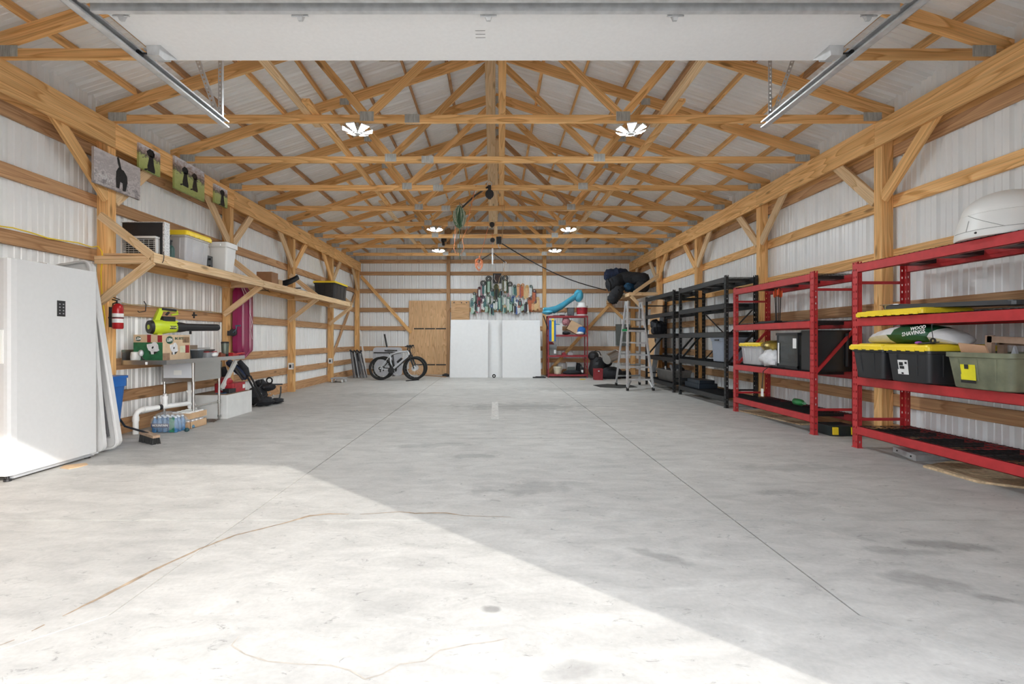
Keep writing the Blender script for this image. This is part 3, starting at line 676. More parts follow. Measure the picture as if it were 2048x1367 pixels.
def picture(d0, d1, z0, z1, bw, seed, label, dogs, drop=0):
    t = thing('picture', label, 'picture', 'dog pictures on the left header beam')
    mb = MB(); mb.box(XH - .004, XH + .024, d0, d1, z0, z1); part('canvas', mb, picmat('photo_print_%d' % seed, bw, seed), t)
    for (u, v, s, kind) in dogs:
        cx = d0 + (d1 - d0) * u; w = s * (z1 - z0); zb = z0 + (z1 - z0) * v; mb = MB(); X = XH + .0245
        def poly(pts): mb.prism([(X, cx + a * w, zb + b2 * w) for a, b2 in pts], (.0015, 0, 0))
        if kind == 'sit':
            poly([(-.20, 0), (.22, 0), (.24, .12), (.17, .35), (.13, .62), (.10, .72), (-.10, .72), (-.14, .5), (-.22, .2)])
            poly([(-.15, .66), (.14, .66), (.20, .82), (.13, .98), (-.08, 1.0), (-.17, .92), (-.26, .84), (-.25, .76)])
            poly([(.12, .95), (.22, .88), (.20, .70), (.13, .72)]); poly([(-.24, 0), (-.38, -.05), (-.40, .02), (-.2, .1)])
        else:
            poly([(-.2, 0), (-.07, 0), (-.03, .25), (.07, .22), (.08, -.04), (.2, -.02), (.29, .3), (.27, .52), (.12, .68), (-.10, .72), (-.2, .55), (-.22, .3)])
            poly([(-.06, .68), (.03, .66), (-.07, 1.02), (-.12, 1.08), (-.17, 1.02), (-.13, .85)])
        part('print', mb, FUR if bw or s > .6 else FURB, t, label='dog printed on the canvas')
    return t
t = picture(5.05, 5.71, H + 1.70, H + 2.09, True, 3, 'largest canvas, grey photo of a black dog seen from behind in grass', [(.55, .10, .86, 'tail')])
mb = MB(); pts = []
for i in range(40): pts.append((XH + .026, 5.11 + .0043 * i, H + 1.80 + .018 * math.sin(i * .9) + (.03 if i in (4, 5, 22, 23, 24) else 0) - i * .0004))
mb.tube(pts, .0022, 4); part('signature', mb, WHITE, t)
picture(5.69, 6.05, H + 2.10, H + 2.40, False, 5, 'small canvas of one black dog on grass, between two larger ones', [(.55, .02, .95, 'sit')])
picture(6.32, 6.97, H + 2.05, H + 2.49, False, 8, 'canvas photo of two dark dogs sitting side by side on grass', [(.34, .2, .62, 'sit'), (.66, .2, .58, 'sit')])
picture(7.22, 7.57, H + 2.12, H + 2.41, False, 11, 'smallest and farthest canvas of a dark dog on the left header', [(.6, .0, .88, 'sit')])
# ------------------------------------------------------------------ upright freezer
FZW = pm('freezer_white', (.60, .605, .61), .42, 0, .015, 30, bump=.04)
t = thing('upright_freezer', 'tall white upright freezer with black control panel in front of left wall', 'freezer')
mb = MB(); mb.rbox(-4.52, -3.985, 3.74, 4.56, .055, H + .635, .012, 2); part('body', mb, FZW, t)
mb = MB()
prof = [(3.735, -3.978), (3.735, -3.935), (3.742, -3.913), (3.76, -3.90), (3.80, -3.893), (4.55, -3.893), (4.565, -3.90), (4.565, -3.978)]
mb.hexa([(x, y, .05) for y, x in prof], [(x, y, H + .655) for y, x in prof]); dr2 = part('door', mb, FZW, t)
mb = MB(); zc = H - .065; mb.box(-3.972, -3.932, 3.727, 3.735, zc - .13, zc + .14); mb.box(-3.966, -3.938, 3.724, 3.727, zc - .12, zc + .13); part('handle', mb, WHITE, dr2)
mb = MB(); mb.rbox(-3.893, -3.889, 4.145, 4.225, H + .205, H + .345, .0015, 1); cp = part('control_panel', mb, BLACK, dr2, label='black control panel')
mb = MB()
for i in range(2):
    for j in range(4): mb.box(-3.889, -3.8885, 4.163 + i * .035, 4.176 + i * .035, H + .225 + j * .028, H + .235 + j * .028)
part('button', mb, pm('button_grey', (.35, .35, .37), .5), cp, kind='stuff')
mb = MB(); mb.box(-3.982, -3.91, 3.79, 4.555, .02, .05); part('toe_grille', mb, GREYP, t)
for y in (3.78, 4.52):
    for x in (-3.95, -4.48): mb = MB(); mb.lathe((x, y, 0), [(.026, 0), (.026, .02), (.012, .022), (.012, .06)], 12); part('foot', mb, BLACK, t)
mb = MB(); mb.box(-3.95, -3.885, 4.50, 4.57, .035, .05); mb.cyl((-3.92, 4.545, .02), (-3.92, 4.545, .06), .012); part('hinge', mb, GALV, t)
mb = MB(); z = H + .635
mb.hexa([(-4.30, 3.98, z), (-4.16, 3.98, z), (-4.16, 4.2, z), (-4.30, 4.2, z)], [(-4.33, 3.95, z + .05), (-4.12, 3.95, z + .05), (-4.12, 4.23, z + .05), (-4.33, 4.23, z + .05)]); mb.box(-4.34, -4.11, 3.94, 4.24, z + .05, z + .056); mb.box(-4.12, -4.10, 4.2, 4.27, z + .01, z + .06)
solo('loaf_pan', 'small silver pan lying on top of the white freezer', 'pan', mb, STAIN)
mb = MB(); c = [P(118, 936, 4.18), P(128, 929, 4.2), P(172, 925, 4.3), P(176, 929, 4.3), P(160, 934, 4.2), P(135, 938, 4.15)]
c = [V((px - CX) * H / (py - CY), H * F / (py - CY), 0) for px, py in ((120, 936), (128, 931), (172, 926), (176, 929), (160, 934), (138, 938))]
mb.hexa([v + V(0, 0, .001) for v in c], [v + V(0, 0, .006) for v in c]); solo('cardboard_scrap', 'torn scrap of cardboard on the floor at the freezer foot', 'scrap', mb, CARD)
# ------------------------------------------------------------------ folding tables on end
TBW = pm('table_white', (.60, .60, .60), .45, 0, .03)
def ftable(d, xb, tilt, under, label, w, h):
    t = thing('folding_table', label, 'table', 'white folding tables leaning beside the freezer')
    th = .045
    mb = MB(); pts = []
    for cx, cz, a0 in ((-.07, h - .07, 0), (-w + .07, h - .07, 90), (-w + .07, .07, 180), (-.07, .07, 270)):
        for k in range(6): a = math.radians(a0 + 18 * k); pts.append((cx + .07 * math.cos(a), cz + .07 * math.sin(a)))
    def tr(x, z): return (xb + x * math.cos(tilt) - z * math.sin(tilt), z * math.cos(tilt) + x * math.sin(tilt) + w * math.sin(tilt) * .0)
    off = -min(tr(x, z)[1] for x, z in pts)
    T = lambda x, z, y: (tr(x, z)[0], y, tr(x, z)[1] + off)
    mb.hexa([T(x, z, d) for x, z in pts], [T(x, z, d + th) for x, z in pts]); part('table_top', mb, TBW, t)
    if under:
        mb = MB()
        inn = [(max(min(x, -.045), -w + .045), max(min(z, h - .045), .045)) for x, z in pts]
        for i in range(22):
            for j in range(7):
                x = -.08 - j * .072; z = .10 + i * .078
                mb.prism([T(x, z, d - .012), T(x - .05, z + .01, d - .012), T(x - .055, z + .055, d - .012), T(x - .012, z + .05, d - .012)], (0, .013, 0))
        part('underside_ribs', mb, pm('table_under', (.38, .38, .38), .6), t, kind='stuff')
        mb = MB(); 
        for x in (-.075, -w + .075): mb.tube([T(x, .12, d - .03), T(x, h - .12, d - .03)], .012, 8)
        for z in (.16, .9, h - .16): mb.tube([T(-.075, z, d - .03), T(-w + .075, z, d - .03)], .012, 8)
        part('leg_frame', mb, pm('frame_dark', (.10, .10, .11), .5), t)
        mb = MB(); rim = [T(x, z, d - .02) for x, z in pts]; mb.tube(rim, .016, 6, closed=True); part('rim', mb, TBW, t)
    else:
        mb = MB(); mb.box(T(-.02, .9, 0)[0] - .004, T(-.02, .9, 0)[0] + .02, d + .005, d + .04, .72, .90); part('latch', mb, GREYP, t)
ftable(4.62, -3.875, .085, False, 'white folding table on end, plain side out, nearest the freezer', .46, 1.80)
ftable(4.80, -3.86, .155, True, 'white folding table on end showing its ribbed underside and grey frame', .385, 1.93)
# ------------------------------------------------------------------ cord, extinguisher, hooks
mb = MB(); yc = TD(1) - .057 - .012
pts = []
for i in range(14):
    y = 3.0 + i * .17; pts.append((-XO + .03, y, GIRTS[2] + .075 + .012 * math.sin(i * 1.7)))
pts += [P(196, 492, yc), P(204, 503, yc), P(205, 520, yc), P(202, 545, yc), P(203, 575, yc), P(206, 605, yc), P(210, 635, yc), P(209, 665, yc), P(206, 700, yc)]
mb.tube(pts, .0065, 6); solo('extension_cord', 'yellow extension cord running along the girt and down the post', 'cord', mb, YEL, smooth=True)
mb = MB(); pts = []
for i in range(16): y = TD(1) + .1 + i * .15; pts.append((-XO + .03, y, GIRTS[3] + .078 + .008 * math.sin(i * 2.1)))
mb.tube(pts, .006, 6); solo('power_cable', 'tan cable stapled along the girt above the sink', 'cable', mb, pm('cable_tan', (.55, .40, .16), .5), smooth=True)
t = thing('fire_extinguisher', 'red fire extinguisher strapped to the near left post', 'extinguisher')
x, y, z = -4.315, TD(1) - .03, H + .118; 
mb = MB(); mb.lathe((x, y, z), [(.045, 0), (.053, .012), (.053, .23), (.046, .265), (.025, .285), (.016, .29)], 20); part('cylinder', mb, pm('extinguisher_red', (.42, .008, .012), .3), t, True)
for a, b2 in ((.07, .115), (.135, .175)): mb = MB(); mb.lathe((x, y, z), [(.0535, a), (.0538, a + .001), (.0538, b2), (.0535, b2 + .001)], 20, cap=False); part('sticker', mb, WHITE, t, True)
mb = MB(); mb.lathe((x, y, z), [(.0545, .122), (.0555, .123), (.0555, .131), (.0545, .132)], 20); mb.box(x - .088, x - .04, y - .03, y + .03, z + .118, z + .136); mb.box(x - .088, x - .075, y - .02, y + .02, z + .02, z + .25); part('strap', mb, BLACK, t)
mb = MB(); mb.lathe((x, y, z + .29), [(.018, 0), (.018, .03), (.01, .035)], 12); mb.beam((x + .02, y, z + .315), (x - .06, y, z + .335), .012, .02); mb.beam((x + .02, y, z + .335), (x - .065, y, z + .365), .008, .02); mb.tube([(x - .02, y, z + .3), (x - .055, y, z + .29), (x - .062, y, z + .24)], .008, 6); part('valve_lever', mb, BLACK, t)
mb = MB(); mb.lathe((x + .03, y - .01, z + .31), [(.018, -.008), (.018, .008)], 14, 'y'); part('gauge', mb, GALV, t)
def wallhook(pts, label): mb = MB(); mb.tube(pts, .006, 6); solo('wall_hook', label, 'hook', mb, BLACK, smooth=True)
wallhook([P(288, 602, 5.85), P(292, 609, 5.85), P(291, 622, 5.85), P(278, 624, 5.9), P(273, 619, 5.95)], 'bent black steel hook on the girt right of the extinguisher')
mb = MB(); mb.beam(P(388, 624, 6.7), P(388, 636, 6.7), .018, .012, up=(1, 0, 0)); mb.beam(P(385, 630, 6.7), P(393, 630, 6.7), .02, .03); solo('wall_hook', 'stubby dark bracket on the girt above the blower nozzle', 'hook', mb, BLACK)
wallhook([P(516, 581, 8.6), P(536, 581, 8.85), P(537, 577, 8.85), P(524, 575, 8.7), P(540, 584, 8.8)], 'thin wire hook under the shelf past the magenta sled')

for px, py, lab, m in ((302, 1322, 'dry white leaf on the sunlit floor near the bottom edge', WHITE), (692, 1322, 'small white chip on the sunlit floor', WHITE)):
    d = H * F / (py - CY); p = V((px - CX) * d / F, d, .001); mb = MB(); mb.prism([p + V(-.018, -.008, 0), p + V(.0, -.012, 0), p + V(.02, .0, 0), p + V(.012, .012, 0), p + V(-.008, .008, 0)], (0, .001, .004)); solo('dry_leaf' if px < 500 else 'paper_chip', lab, 'leaf' if px < 500 else 'chip', mb, m)
# ------------------------------------------------------------------ left: stainless sink and what is on and under it
XS0, XS1, SD0, SD1, ZT = -4.39, -3.87, 5.49, 7.18, H - .255
t = thing('utility_sink', 'stainless utility sink table with drainboards against the left wall', 'sink')
mb = MB(); mb.rbox(XS0, XS1, SD0, SD1, ZT - .006, ZT, .02, 3); part('counter', mb, STAIN, t)
mb = MB()
for (a, b2, c, d) in ((XS0, XS1, SD0 - .012, SD0), (XS0, XS1, SD1, SD1 + .012), (XS1, XS1 + .012, SD0 - .012, SD1 + .012)): mb.box(a, b2, c, d, ZT - .045, ZT + .008)
part('rolled_edge', mb, STAIN, t)
mb = MB(); mb.box(XS0 - .006, XS0, SD0, SD1, ZT, ZT + .13); part('backsplash', mb, STAIN, t)
BX0, BX1, BD0, BD1 = -4.36, -3.93, 6.09, 6.70
mb = MB(); mb.rbox(BX0, BX1, BD0, BD1, ZT - .30, ZT - .006, .02, 2); bs = part('basin', mb, STAIN, t)
mb = MB(); mb.box(BX0 + .035, BX1 - .03, BD0 - .004, BD0, ZT - .25, ZT - .05); pn = part('basin_sheet', mb, pm('paper_grey', (.66, .68, .72), .6, 0, .03), bs)
mb = MB(); mb.box(BX0 + .17, BX0 + .27, BD0 - .006, BD0 - .004, ZT - .21, ZT - .15); part('sticker', mb, WHITE, bs)
mb = MB(); mb.box(-4.105, -4.08, SD0 - .016, SD0 - .012, ZT - .045, ZT - .012); part('tag', mb, WHITE, t)
for x in (BX0 + .03, BX1 - .02):
    for y in (BD0 + .02, BD1 - .02): mb = MB(); mb.cyl((x, y, .02), (x, y, ZT - .30), .0165, n=12); mb.lathe((x, y, 0), [(.012, 0), (.014, .03), (.022, .04), (.022, .07)], 12); part('leg', mb, STAIN, t, True)
for x in (BX0 + .03, BX1 - .02): mb = MB(); mb.cyl((x, BD0 + .02, .26), (x, BD1 - .02, .26), .011, n=10); mb.lathe((x, BD1 - .02, .235), [(.022, 0), (.022, .05)], 12); mb.lathe((x, BD0 + .02, .235), [(.022, 0), (.022, .05)], 12); part('crossbar', mb, STAIN, t, True)
PVC = pm('pvc_white', (.84, .84, .83), .35, 0, .02)
t = thing('drain_pipe', 'white plastic drain pipe with elbow and trap under the sink', 'pipe')
zt = .285; a = V(-4.36, 5.66, 0); b2 = V(-4.14, 6.32, zt)
el = [V(a.x, a.y, 0), V(a.x, a.y, zt - .06), V(a.x + .006, a.y + .018, zt - .02), V(a.x + .02, a.y + .06, zt), a + (b2 - a) * .45 + V(0, 0, zt * .55), b2]
mb = MB(); mb.tube(el, .031, 14); part('main_pipe', mb, PVC, t, True)
mb = MB(); mb.tube([V(a.x, a.y, zt - .13), V(a.x, a.y, zt - .075)], .037, 14); part('elbow_collar', mb, PVC, t, True)
mb = MB(); mb.tube([V(a.x + .03, a.y + .085, zt), V(a.x + .055, a.y + .16, zt)], .037, 14); part('elbow_collar', mb, PVC, t, True)
m_ = a + (b2 - a) * .52 + V(0, 0, zt * .48); m_.z = zt
mb = MB(); mb.tube([m_, m_ + V(0, 0, .12)], .030, 14); mb.tube([m_ + V(0, 0, .10), m_ + V(0, 0, .135)], .038, 14); mb.tube([m_ + V(0, 0, .135), m_ + V(0, 0, .165)], .022, 10); part('cleanout', mb, PVC, t, True)
n_ = (b2 - a).normalized(); n_.z = 0
mb = MB(); mb.tube([m_ - n_ * .09, m_ - n_ * .05], .035, 14); part('band_clamp', mb, BLACK, t)
mb = MB(); mb.tube([V(-4.14, 6.32, ZT - .30), V(-4.14, 6.32, .23), V(-4.13, 6.35, .19), V(-4.10, 6.38, .20), V(-4.12, 6.36, zt)], .024, 12); mb.tube([V(-4.14, 6.32, .43), V(-4.14, 6.32, .46)], .036, 14); part('trap', mb, PVC, t, True)
# grinder box with printed panels
t = thing('grinder_box', 'green and tan printed carton under the lime blower on the sink', 'carton')
gx0, gx1, gy0, gy1, gz = -4.34, -3.99, 5.60, 6.10, ZT + .31
GREEN = pm('print_green', (.02, .13, .055), .5, 0, .25, 18); TAN = pm('print_tan', (.62, .46, .30), .65, 0, .08, 14); MAR = pm('print_red', (.30, .02, .025), .5); DGRN = pm('print_dark_green', (.02, .075, .045), .5); SIL = pm('print_silver', (.70, .70, .72), .5, 0, .15, 25)
mb = MB(); mb.box(gx0, gx1, gy0, gy1, ZT, gz); part('carton_body', mb, TAN, t)
def q(face, u0, u1, v0, v1, mat, nm, k=1, par=None):
    mb = MB(); e = .0008 * k
    if face == 'n': mb.box(gx0 + (gx1 - gx0) * u0, gx0 + (gx1 - gx0) * u1, gy0 - e, gy0, ZT + .31 * v0, ZT + .31 * v1)
    else: mb.box(gx1, gx1 + e, gy0 + (gy1 - gy0) * u0, gy0 + (gy1 - gy0) * u1, ZT + .31 * v0, ZT + .31 * v1)
    return part(nm, mb, mat, t)
q('n', 0, 1, 0, .70, GREEN, 'green_panel'); q('n', .47, .60, .70, 1, MAR, 'red_patch'); q('n', .83, .98, .71, .97, MAR, 'red_patch', 2)
q('s', .62, .82, .28, .55, pm('print_cream', (.66, .66, .48), .6), 'text_patch'); q('s', .82, .97, .26, .58, MAR, 'red_patch'); q('s', 0, .25, 0, .28, pm('print_brown_fade', (.30, .19, .12), .7, 0, .4, 12), 'brown_patch'); q('s', .72, .97, .68, .92, pm('print_bison', (.22, .14, .08), .7, 0, .5, 20), 'animal_print')
def oval(face, u, v, r, mat, k, par=t):
    mb = MB(); pts = []
    for i in range(20):
        a_ = 2 * math.pi * i / 20
        if face == 'n': pts.append((gx0 + (gx1 - gx0) * u + r * 1.35 * math.cos(a_), gy0 - .0009 * k, ZT + .31 * v + r * math.sin(a_)))
        else: pts.append((gx1 + .0009 * k, gy0 + (gy1 - gy0) * u + r * 1.35 * math.cos(a_), ZT + .31 * v + r * math.sin(a_)))
    mb.prism(pts, (0, -.0006, 0) if face == 'n' else (.0006, 0, 0)); return part('oval_logo', mb, mat, t)
oval('n', .17, .84, .028, DGRN, 1); text('LEM', t, (gx0 + (gx1 - gx0) * .17, gy0 - .0022, ZT + .31 * .84), .04, WHITE, bold=.0012)
oval('s', .24, .79, .048, DGRN, 1); text('LEM', t, (gx1 + .0024, gy0 + (gy1 - gy0) * .24, ZT + .31 * .79), .055, WHITE, rot=(math.pi / 2, 0, math.pi / 2), bold=.0015)
text('BIG BITE', t, (gx1 + .0015, gy0 + (gy1 - gy0) * .58, ZT + .31 * .85), .042, DGRN, rot=(math.pi / 2, 0, math.pi / 2), bold=.001)
def grinder(face, u, v, s):
    mb = MB(); X = lambda a_: gx0 + (gx1 - gx0) * u + a_ * s; Y = lambda a_: gy0 + (gy1 - gy0) * u + a_ * s; Z = lambda b_: ZT + .31 * v + b_ * s
    def pl(pts, k=0):
        mb.prism([(X(a_), gy0 - .0012 - k, Z(b_)) if face == 'n' else (gx1 + .0012 + k, Y(a_), Z(b_)) for a_, b_ in pts], (0, -.0008, 0) if face == 'n' else (.0008, 0, 0))
    pl([(-.5, .35), (-.1, .42), (-.05, .5), (.1, .55), (.25, .48), (.38, .3), (.42, .0), (.48, -.12), (.2, -.25), (.05, -.2), (.05, -.42), (-.15, -.42), (-.2, -.2), (-.38, -.1), (-.48, .15)])
    o = part('machine_print', mb, SIL, t); mb = MB()
    pl([(-.12, .12), (.0, .22), (.05, .10), (-.04, .0), (-.1, .02)], .001); pl([(-.3, -.25), (-.2, -.22), (-.2, -.42), (-.28, -.42)], .001); pl([(.05, -.22), (.4, -.2), (.15, -.38), (.05, -.42)], .001); part('machine_shadow', mb, BLACK, t)
grinder('n', .68, .45, .155); grinder('s', .40, .42, .155)
# leaf blower, nozzle towards the far right
LIME = pm('lime_plastic', (.55, .68, .03), .4, 0, .05)
t = thing('leaf_blower', 'lime green and black leaf blower lying on the printed carton', 'leaf blower')
B0 = V(-4.20, 5.74, gz + .095); ax = V(.34, .62, .01).normalized(); sd_ = V(ax.y, -ax.x, 0); up = V(0, 0, 1)
bp = lambda a_, s_=0, u_=0: B0 + ax * a_ + sd_ * s_ + up * u_
mb = MB(); mb.tube([bp(-.02), bp(.0), bp(.08), bp(.16), bp(.30)], [.085, .092, .092, .075, .062], 20); part('fan_housing', mb, LIME, t, True)
mb = MB(); mb.tube([bp(-.055), bp(-.02), bp(-.018)], [.08, .086, .05], 20); part('air_intake', mb, BLACK, t, True)
mb = MB(); mb.tube([bp(-.058), bp(-.05)], .03, 10); part('fan_hub', mb, LIME, t)
mb = MB(); mb.tube([bp(.22), bp(.30), bp(.36)], [.068, .066, .055], 18); part('dark_collar', mb, BLACK, t, True)
mb = MB(); mb.tube([bp(.34), bp(.42), bp(.70), bp(.78), bp(.80)], [.052, .05, .047, .046, .036], 18); part('nozzle', mb, BLACK, t, True)
mb = MB(); mb.beam(bp(.02, 0, .07), bp(.07, 0, .20), .05, .06, up=ax); mb.beam(bp(.05, 0, .215), bp(.16, 0, .215), .035, .045); mb.tube([bp(.16, 0, .215), bp(.27, 0, .20), bp(.275, 0, .17), bp(.20, 0, .155)], .014, 8); part('handle', mb, LIME, t)
mb = MB(); mb.beam(bp(.08, 0, .225), bp(.25, 0, .212), .03, .048); mb.beam(bp(.09, 0, .105), bp(.23, 0, .10), .06, .075); mb.beam(bp(.14, 0, .15), bp(.17, 0, .19), .02, .03); part('battery_grip', mb, BLACK, t)
mb = MB(); mb.beam(bp(.10, 0, .065), bp(.26, 0, .055), .05, .07); part('top_cover', mb, LIME, t)
mb = MB(); mb.beam(bp(.145, .073, -.005), bp(.225, .070, -.005), .04, .006); pl_ = part('name_plate', mb, BLACK, t)
text('RYOBI', t, bp(.185, .0765, -.005), .028, pm('plate_text', (.7, .75, .3), .5), rot=(math.pi / 2, 0, math.atan2(ax.y, ax.x)), bold=.0006)
mb = MB(); mb.beam(bp(.02, 0, -.085), bp(.07, 0, -.095), .03, .10); part('foot', mb, LIME, t)
mb = MB(); mb.beam(bp(.43, 0, -.05), bp(.43, 0, -.09), .02, .02); part('nozzle_foot', mb, BLACK, t)
# other things on the sink
t = thing('paper_roll', 'white ribbed paper filter next to the near left post on the sink', 'filter')
x, y = -4.30, 5.53 + .05; mb = MB(); mb.lathe((x, y, ZT), [(.04, 0), (.05, .01), (.052, .05), (.046, .10), (.03, .105)], 24); part('body', mb, WHITE, t, True)
mb = MB(); 
for k in range(8): mb.ring((x, y, ZT + .015 + k * .011), .0525 - abs(k - 3) * .0008, .0016, 'z', 20, 4)
part('pleats', mb, pm('white_shade', (.6, .6, .58), .6), t, kind='stuff')
t = thing('hand_scoop', 'dark steel scoop leaning on the printed carton', 'scoop')
mb = MB(); mb.ball((-4.22, 5.56, ZT + .09), (.028, .028, .04), 12, 8); part('bowl', mb, GALV, t, True)
mb = MB(); mb.tube([(-4.22, 5.56, ZT + .06), (-4.20, 5.56, ZT + .02), (-4.17, 5.55, ZT + .006)], .008, 8); part('handle', mb, BLACK, t)
t = thing('cardboard_box', 'low grey-brown carton behind the printed carton on the sink', 'box'); carton(t, -4.38, -4.12, 6.22, 6.46, ZT, ZT + .17, pm('grey_card', (.32, .25, .19), .8))
def foodbox(x0, x1, y0, y1, h, m, lm, label):
    t = thing('food_container', label, 'container'); mb = MB(); mb.rbox(x0, x1, y0, y1, ZT, ZT + h, .015, 2, .01, .01); part('body', mb, m, t); mb = MB(); mb.rbox(x0 - .006, x1 + .006, y0 - .006, y1 + .006, ZT + h, ZT + h + .012, .015, 2); part('lid', mb, lm, t)
foodbox(-4.02, -3.90, 6.14, 6.26, .11, pm('smoke_plastic', (.05, .06, .07), .3), pm('grey_lid', (.30, .33, .36), .4), 'dark grey container with rounded lid right of the printed carton')
foodbox(-4.05, -3.91, 6.34, 6.56, .075, pm('pale_grey', (.30, .31, .33), .4), MAR, 'low grey container with dark red lid on the sink')
mb = MB(); i0 = 0; mb.box(-4.06, -3.90, 6.38, 6.50, ZT + .088, ZT + .105); mb.rot(0, (-3.98, 6.44, ZT + .09), .18, 'X'); solo('tablet', 'flat black slab on the red lidded container', 'slab', mb, BLACK)
mb = crumple((-3.90, 6.50, ZT + .04), (.03, .06, .035), 5, zmin=ZT); solo('plastic_bag', 'crumpled white plastic bag on the sink edge', 'bag', mb, WHITE, smooth=True)
mb = MB(); mb.rbox(-4.02, -3.90, 6.66, 6.76, ZT, ZT + .045, .008, 2); mb.rbox(-4.0, -3.92, 6.68, 6.74, ZT + .045, ZT + .055, .008, 2); solo('tin_box', 'small rust brown tin left of the grey tumbler', 'tin', mb, pm('rust_brown', (.22, .06, .03), .5))
t = thing('tumbler', 'olive grey insulated tumbler with black lid on the sink end', 'tumbler')
x, y = -3.97, 6.86; mb = MB(); mb.lathe((x, y, ZT), [(.034, 0), (.038, .01), (.046, .07), (.052, .19), (.05, .2)], 20); part('cup', mb, pm('olive_metal', (.13, .15, .12), .4, .3), t, True)
mb = MB(); mb.lathe((x, y, ZT + .2), [(.053, -.005), (.054, .012), (.045, .02)], 20); part('lid', mb, BLACK, t, True)
mb = MB(); mb.lathe((x, y, ZT), [(.040, 0), (.044, .001), (.047, .04), (.043, .041)], 20); part('boot', mb, RUB, t, True)
t = thing('dustpan', 'red dustpan lying at the far end of the sink', 'dustpan')
mb = MB(); mb.hexa([(-4.1, 6.94, ZT), (-3.90, 6.94, ZT), (-3.92, 7.14, ZT), (-4.05, 7.14, ZT)], [(-4.1, 6.94, ZT + .06), (-3.90, 6.94, ZT + .055), (-3.91, 7.12, ZT + .03), (-4.05, 7.14, ZT + .03)]); part('pan', mb, REDP, t)
mb = MB(); mb.tube([(-3.92, 7.08, ZT + .035), (-3.89, 7.16, ZT + .045), (-3.89, 7.24, ZT + .04), (-3.93, 7.24, ZT + .03), (-3.95, 7.12, ZT + .03)], .010, 8); part('handle', mb, REDP, t)
# magenta sled on the wall
t = thing('toboggan', 'magenta plastic toboggan hanging upright on the left wall', 'sled')
MAG = pm('magenta_plastic', (.27, .012, .08), .28, 0, .06); X0 = -4.36
def sled(dx, inset):
    pts = []
    for i in range(11):
        u = i / 10; z = H - .32 + 1.24 * u; w = .27 * (1 - .55 * max(0, (.12 - u) / .12) ** 2 - .45 * max(0, (u - .85) / .15) ** 2) - inset
        pts.append((z, w))
    return pts
vs = []; fs = []; sec = [(-1, 0), (-.93, .07), (-.62, .085), (-.55, .055), (-.3, .055), (-.24, .08), (.24, .08), (.3, .055), (.55, .055), (.62, .085), (.93, .07), (1, 0)]
for z, w in sled(0, 0):
    e = min(1, (z - (H - .32)) / .1 + .25, (H + .92 - z) / .1 + .25)
    for a_, b_ in sec: vs.append((X0 + b_ * e, 8.02 + a_ * w, z))
n = len(sec); fs = [(i * n + j, i * n + j + 1, (i + 1) * n + j + 1, (i + 1) * n + j) for i in range(10) for j in range(n - 1)] + [tuple(range(n)), tuple(range(10 * n, 11 * n))]
fs += [(i * n, (i + 1) * n, (i + 1) * n + n - 1, i * n + n - 1) for i in range(10)]
mb = MB(); mb.add(vs, fs); part('shell', mb, MAG, t, True)
mb = MB(); mb.tube([(X0 + .09, 7.9, H + .9), (X0 + .10, 8.1, H + .7), (X0 + .095, 8.12, H + .45), (X0 + .095, 8.2, H + .3), (X0 + .095, 8.14, H + .15), (X0 + .095, 8.2, H + .0)], .004, 6); mb.tube([(X0 + .09, 7.86, H + .88), (X0 + .10, 7.95, H + .72), (X0 + .10, 8.2, H + .80)], .004, 6); part('rope', mb, WHITE, t, True)
t = thing('hand_winch', 'small black hand reel fixed to the post beside the magenta sled', 'winch')
c = V(-4.33, TD(3) - .10, H + .11); mb = MB(); mb.lathe(c, [(.05, -.02), (.06, -.015), (.06, .015), (.05, .02)], 18, 'y'); mb.box(c.x - .09, c.x - .02, c.y - .01, c.y + .04, c.z - .05, c.z + .03); part('reel', mb, BLACK, t)
mb = MB(); mb.tube([c + V(.02, -.03, 0), c + V(.07, -.03, .05), c + V(.075, -.03, .11)], .009, 8); mb.cyl(c + V(.06, -.03, .11), c + V(.14, -.03, .115), .014, n=10); part('crank', mb, pm('steel_blue', (.10, .16, .22), .4, .4), t)
# floor level: can, broom, water, cans, white box ----------------------
t = thing('trash_can', 'slim blue plastic trash can behind the folding tables', 'trash can')
cx, cy = -4.29, 5.10
mb = MB(); mb.rbox(cx - .17, cx + .15, cy - .16, cy + .16, 0, H - .52, .07, 4, .045, .045); part('body', mb, BLUE, t, True)
mb = MB(); mb.rbox(cx - .18, cx + .165, cy - .17, cy + .17, H - .52, H - .415, .07, 4); mb.rbox(cx - .19, cx + .178, cy - .18, cy + .18, H - .43, H - .405, .075, 4); part('rim', mb, BLUE, t, True)
t = thing('push_broom', 'push broom with wooden block and dark bristles standing by the blue can', 'broom')
h0, h1 = V(-3.98, 5.27, .10), V(-3.70, 5.10, .085)
mb = MB(); mb.beam(h0, h1, .028, .07); part('block', mb, pm('broom_wood', (.40, .28, .19), .7, 0, .15, 30), t)
mb = MB(); r = random.Random(3); e_ = (h1 - h0); s_ = V(-e_.y, e_.x, 0).normalized()
for i in range(34):
    for j in range(4):
        p = h0 + e_ * ((i + .5) / 34) + s_ * (-.026 + .0175 * j) - V(0, 0, .012); mb.beam(p, V(p.x + r.uniform(-.012, .012), p.y + s_.y * (j - 1.5) * .006 + r.uniform(-.006, .006), .001), .008, .006)
part('bristles', mb, pm('bristle_dark', (.03, .03, .03), .9, 0, .3), t, kind='stuff')
m_ = (h0 + h1) / 2; mb = MB(); mb.tube([m_ + V(-.03, .02, .01), P(250, 852, 5.22), P(228, 822, 5.34)], .0115, 10); part('handle', mb, BLACK, t)
t = thing('water_pack', 'shrink-wrapped pack of blue water bottles under the sink', 'water pack')
BOT = pm('water_blue', (.06, .18, .36), .25, 0, .4, 25); CAPB = pm('cap_white', (.7, .75, .8), .4)
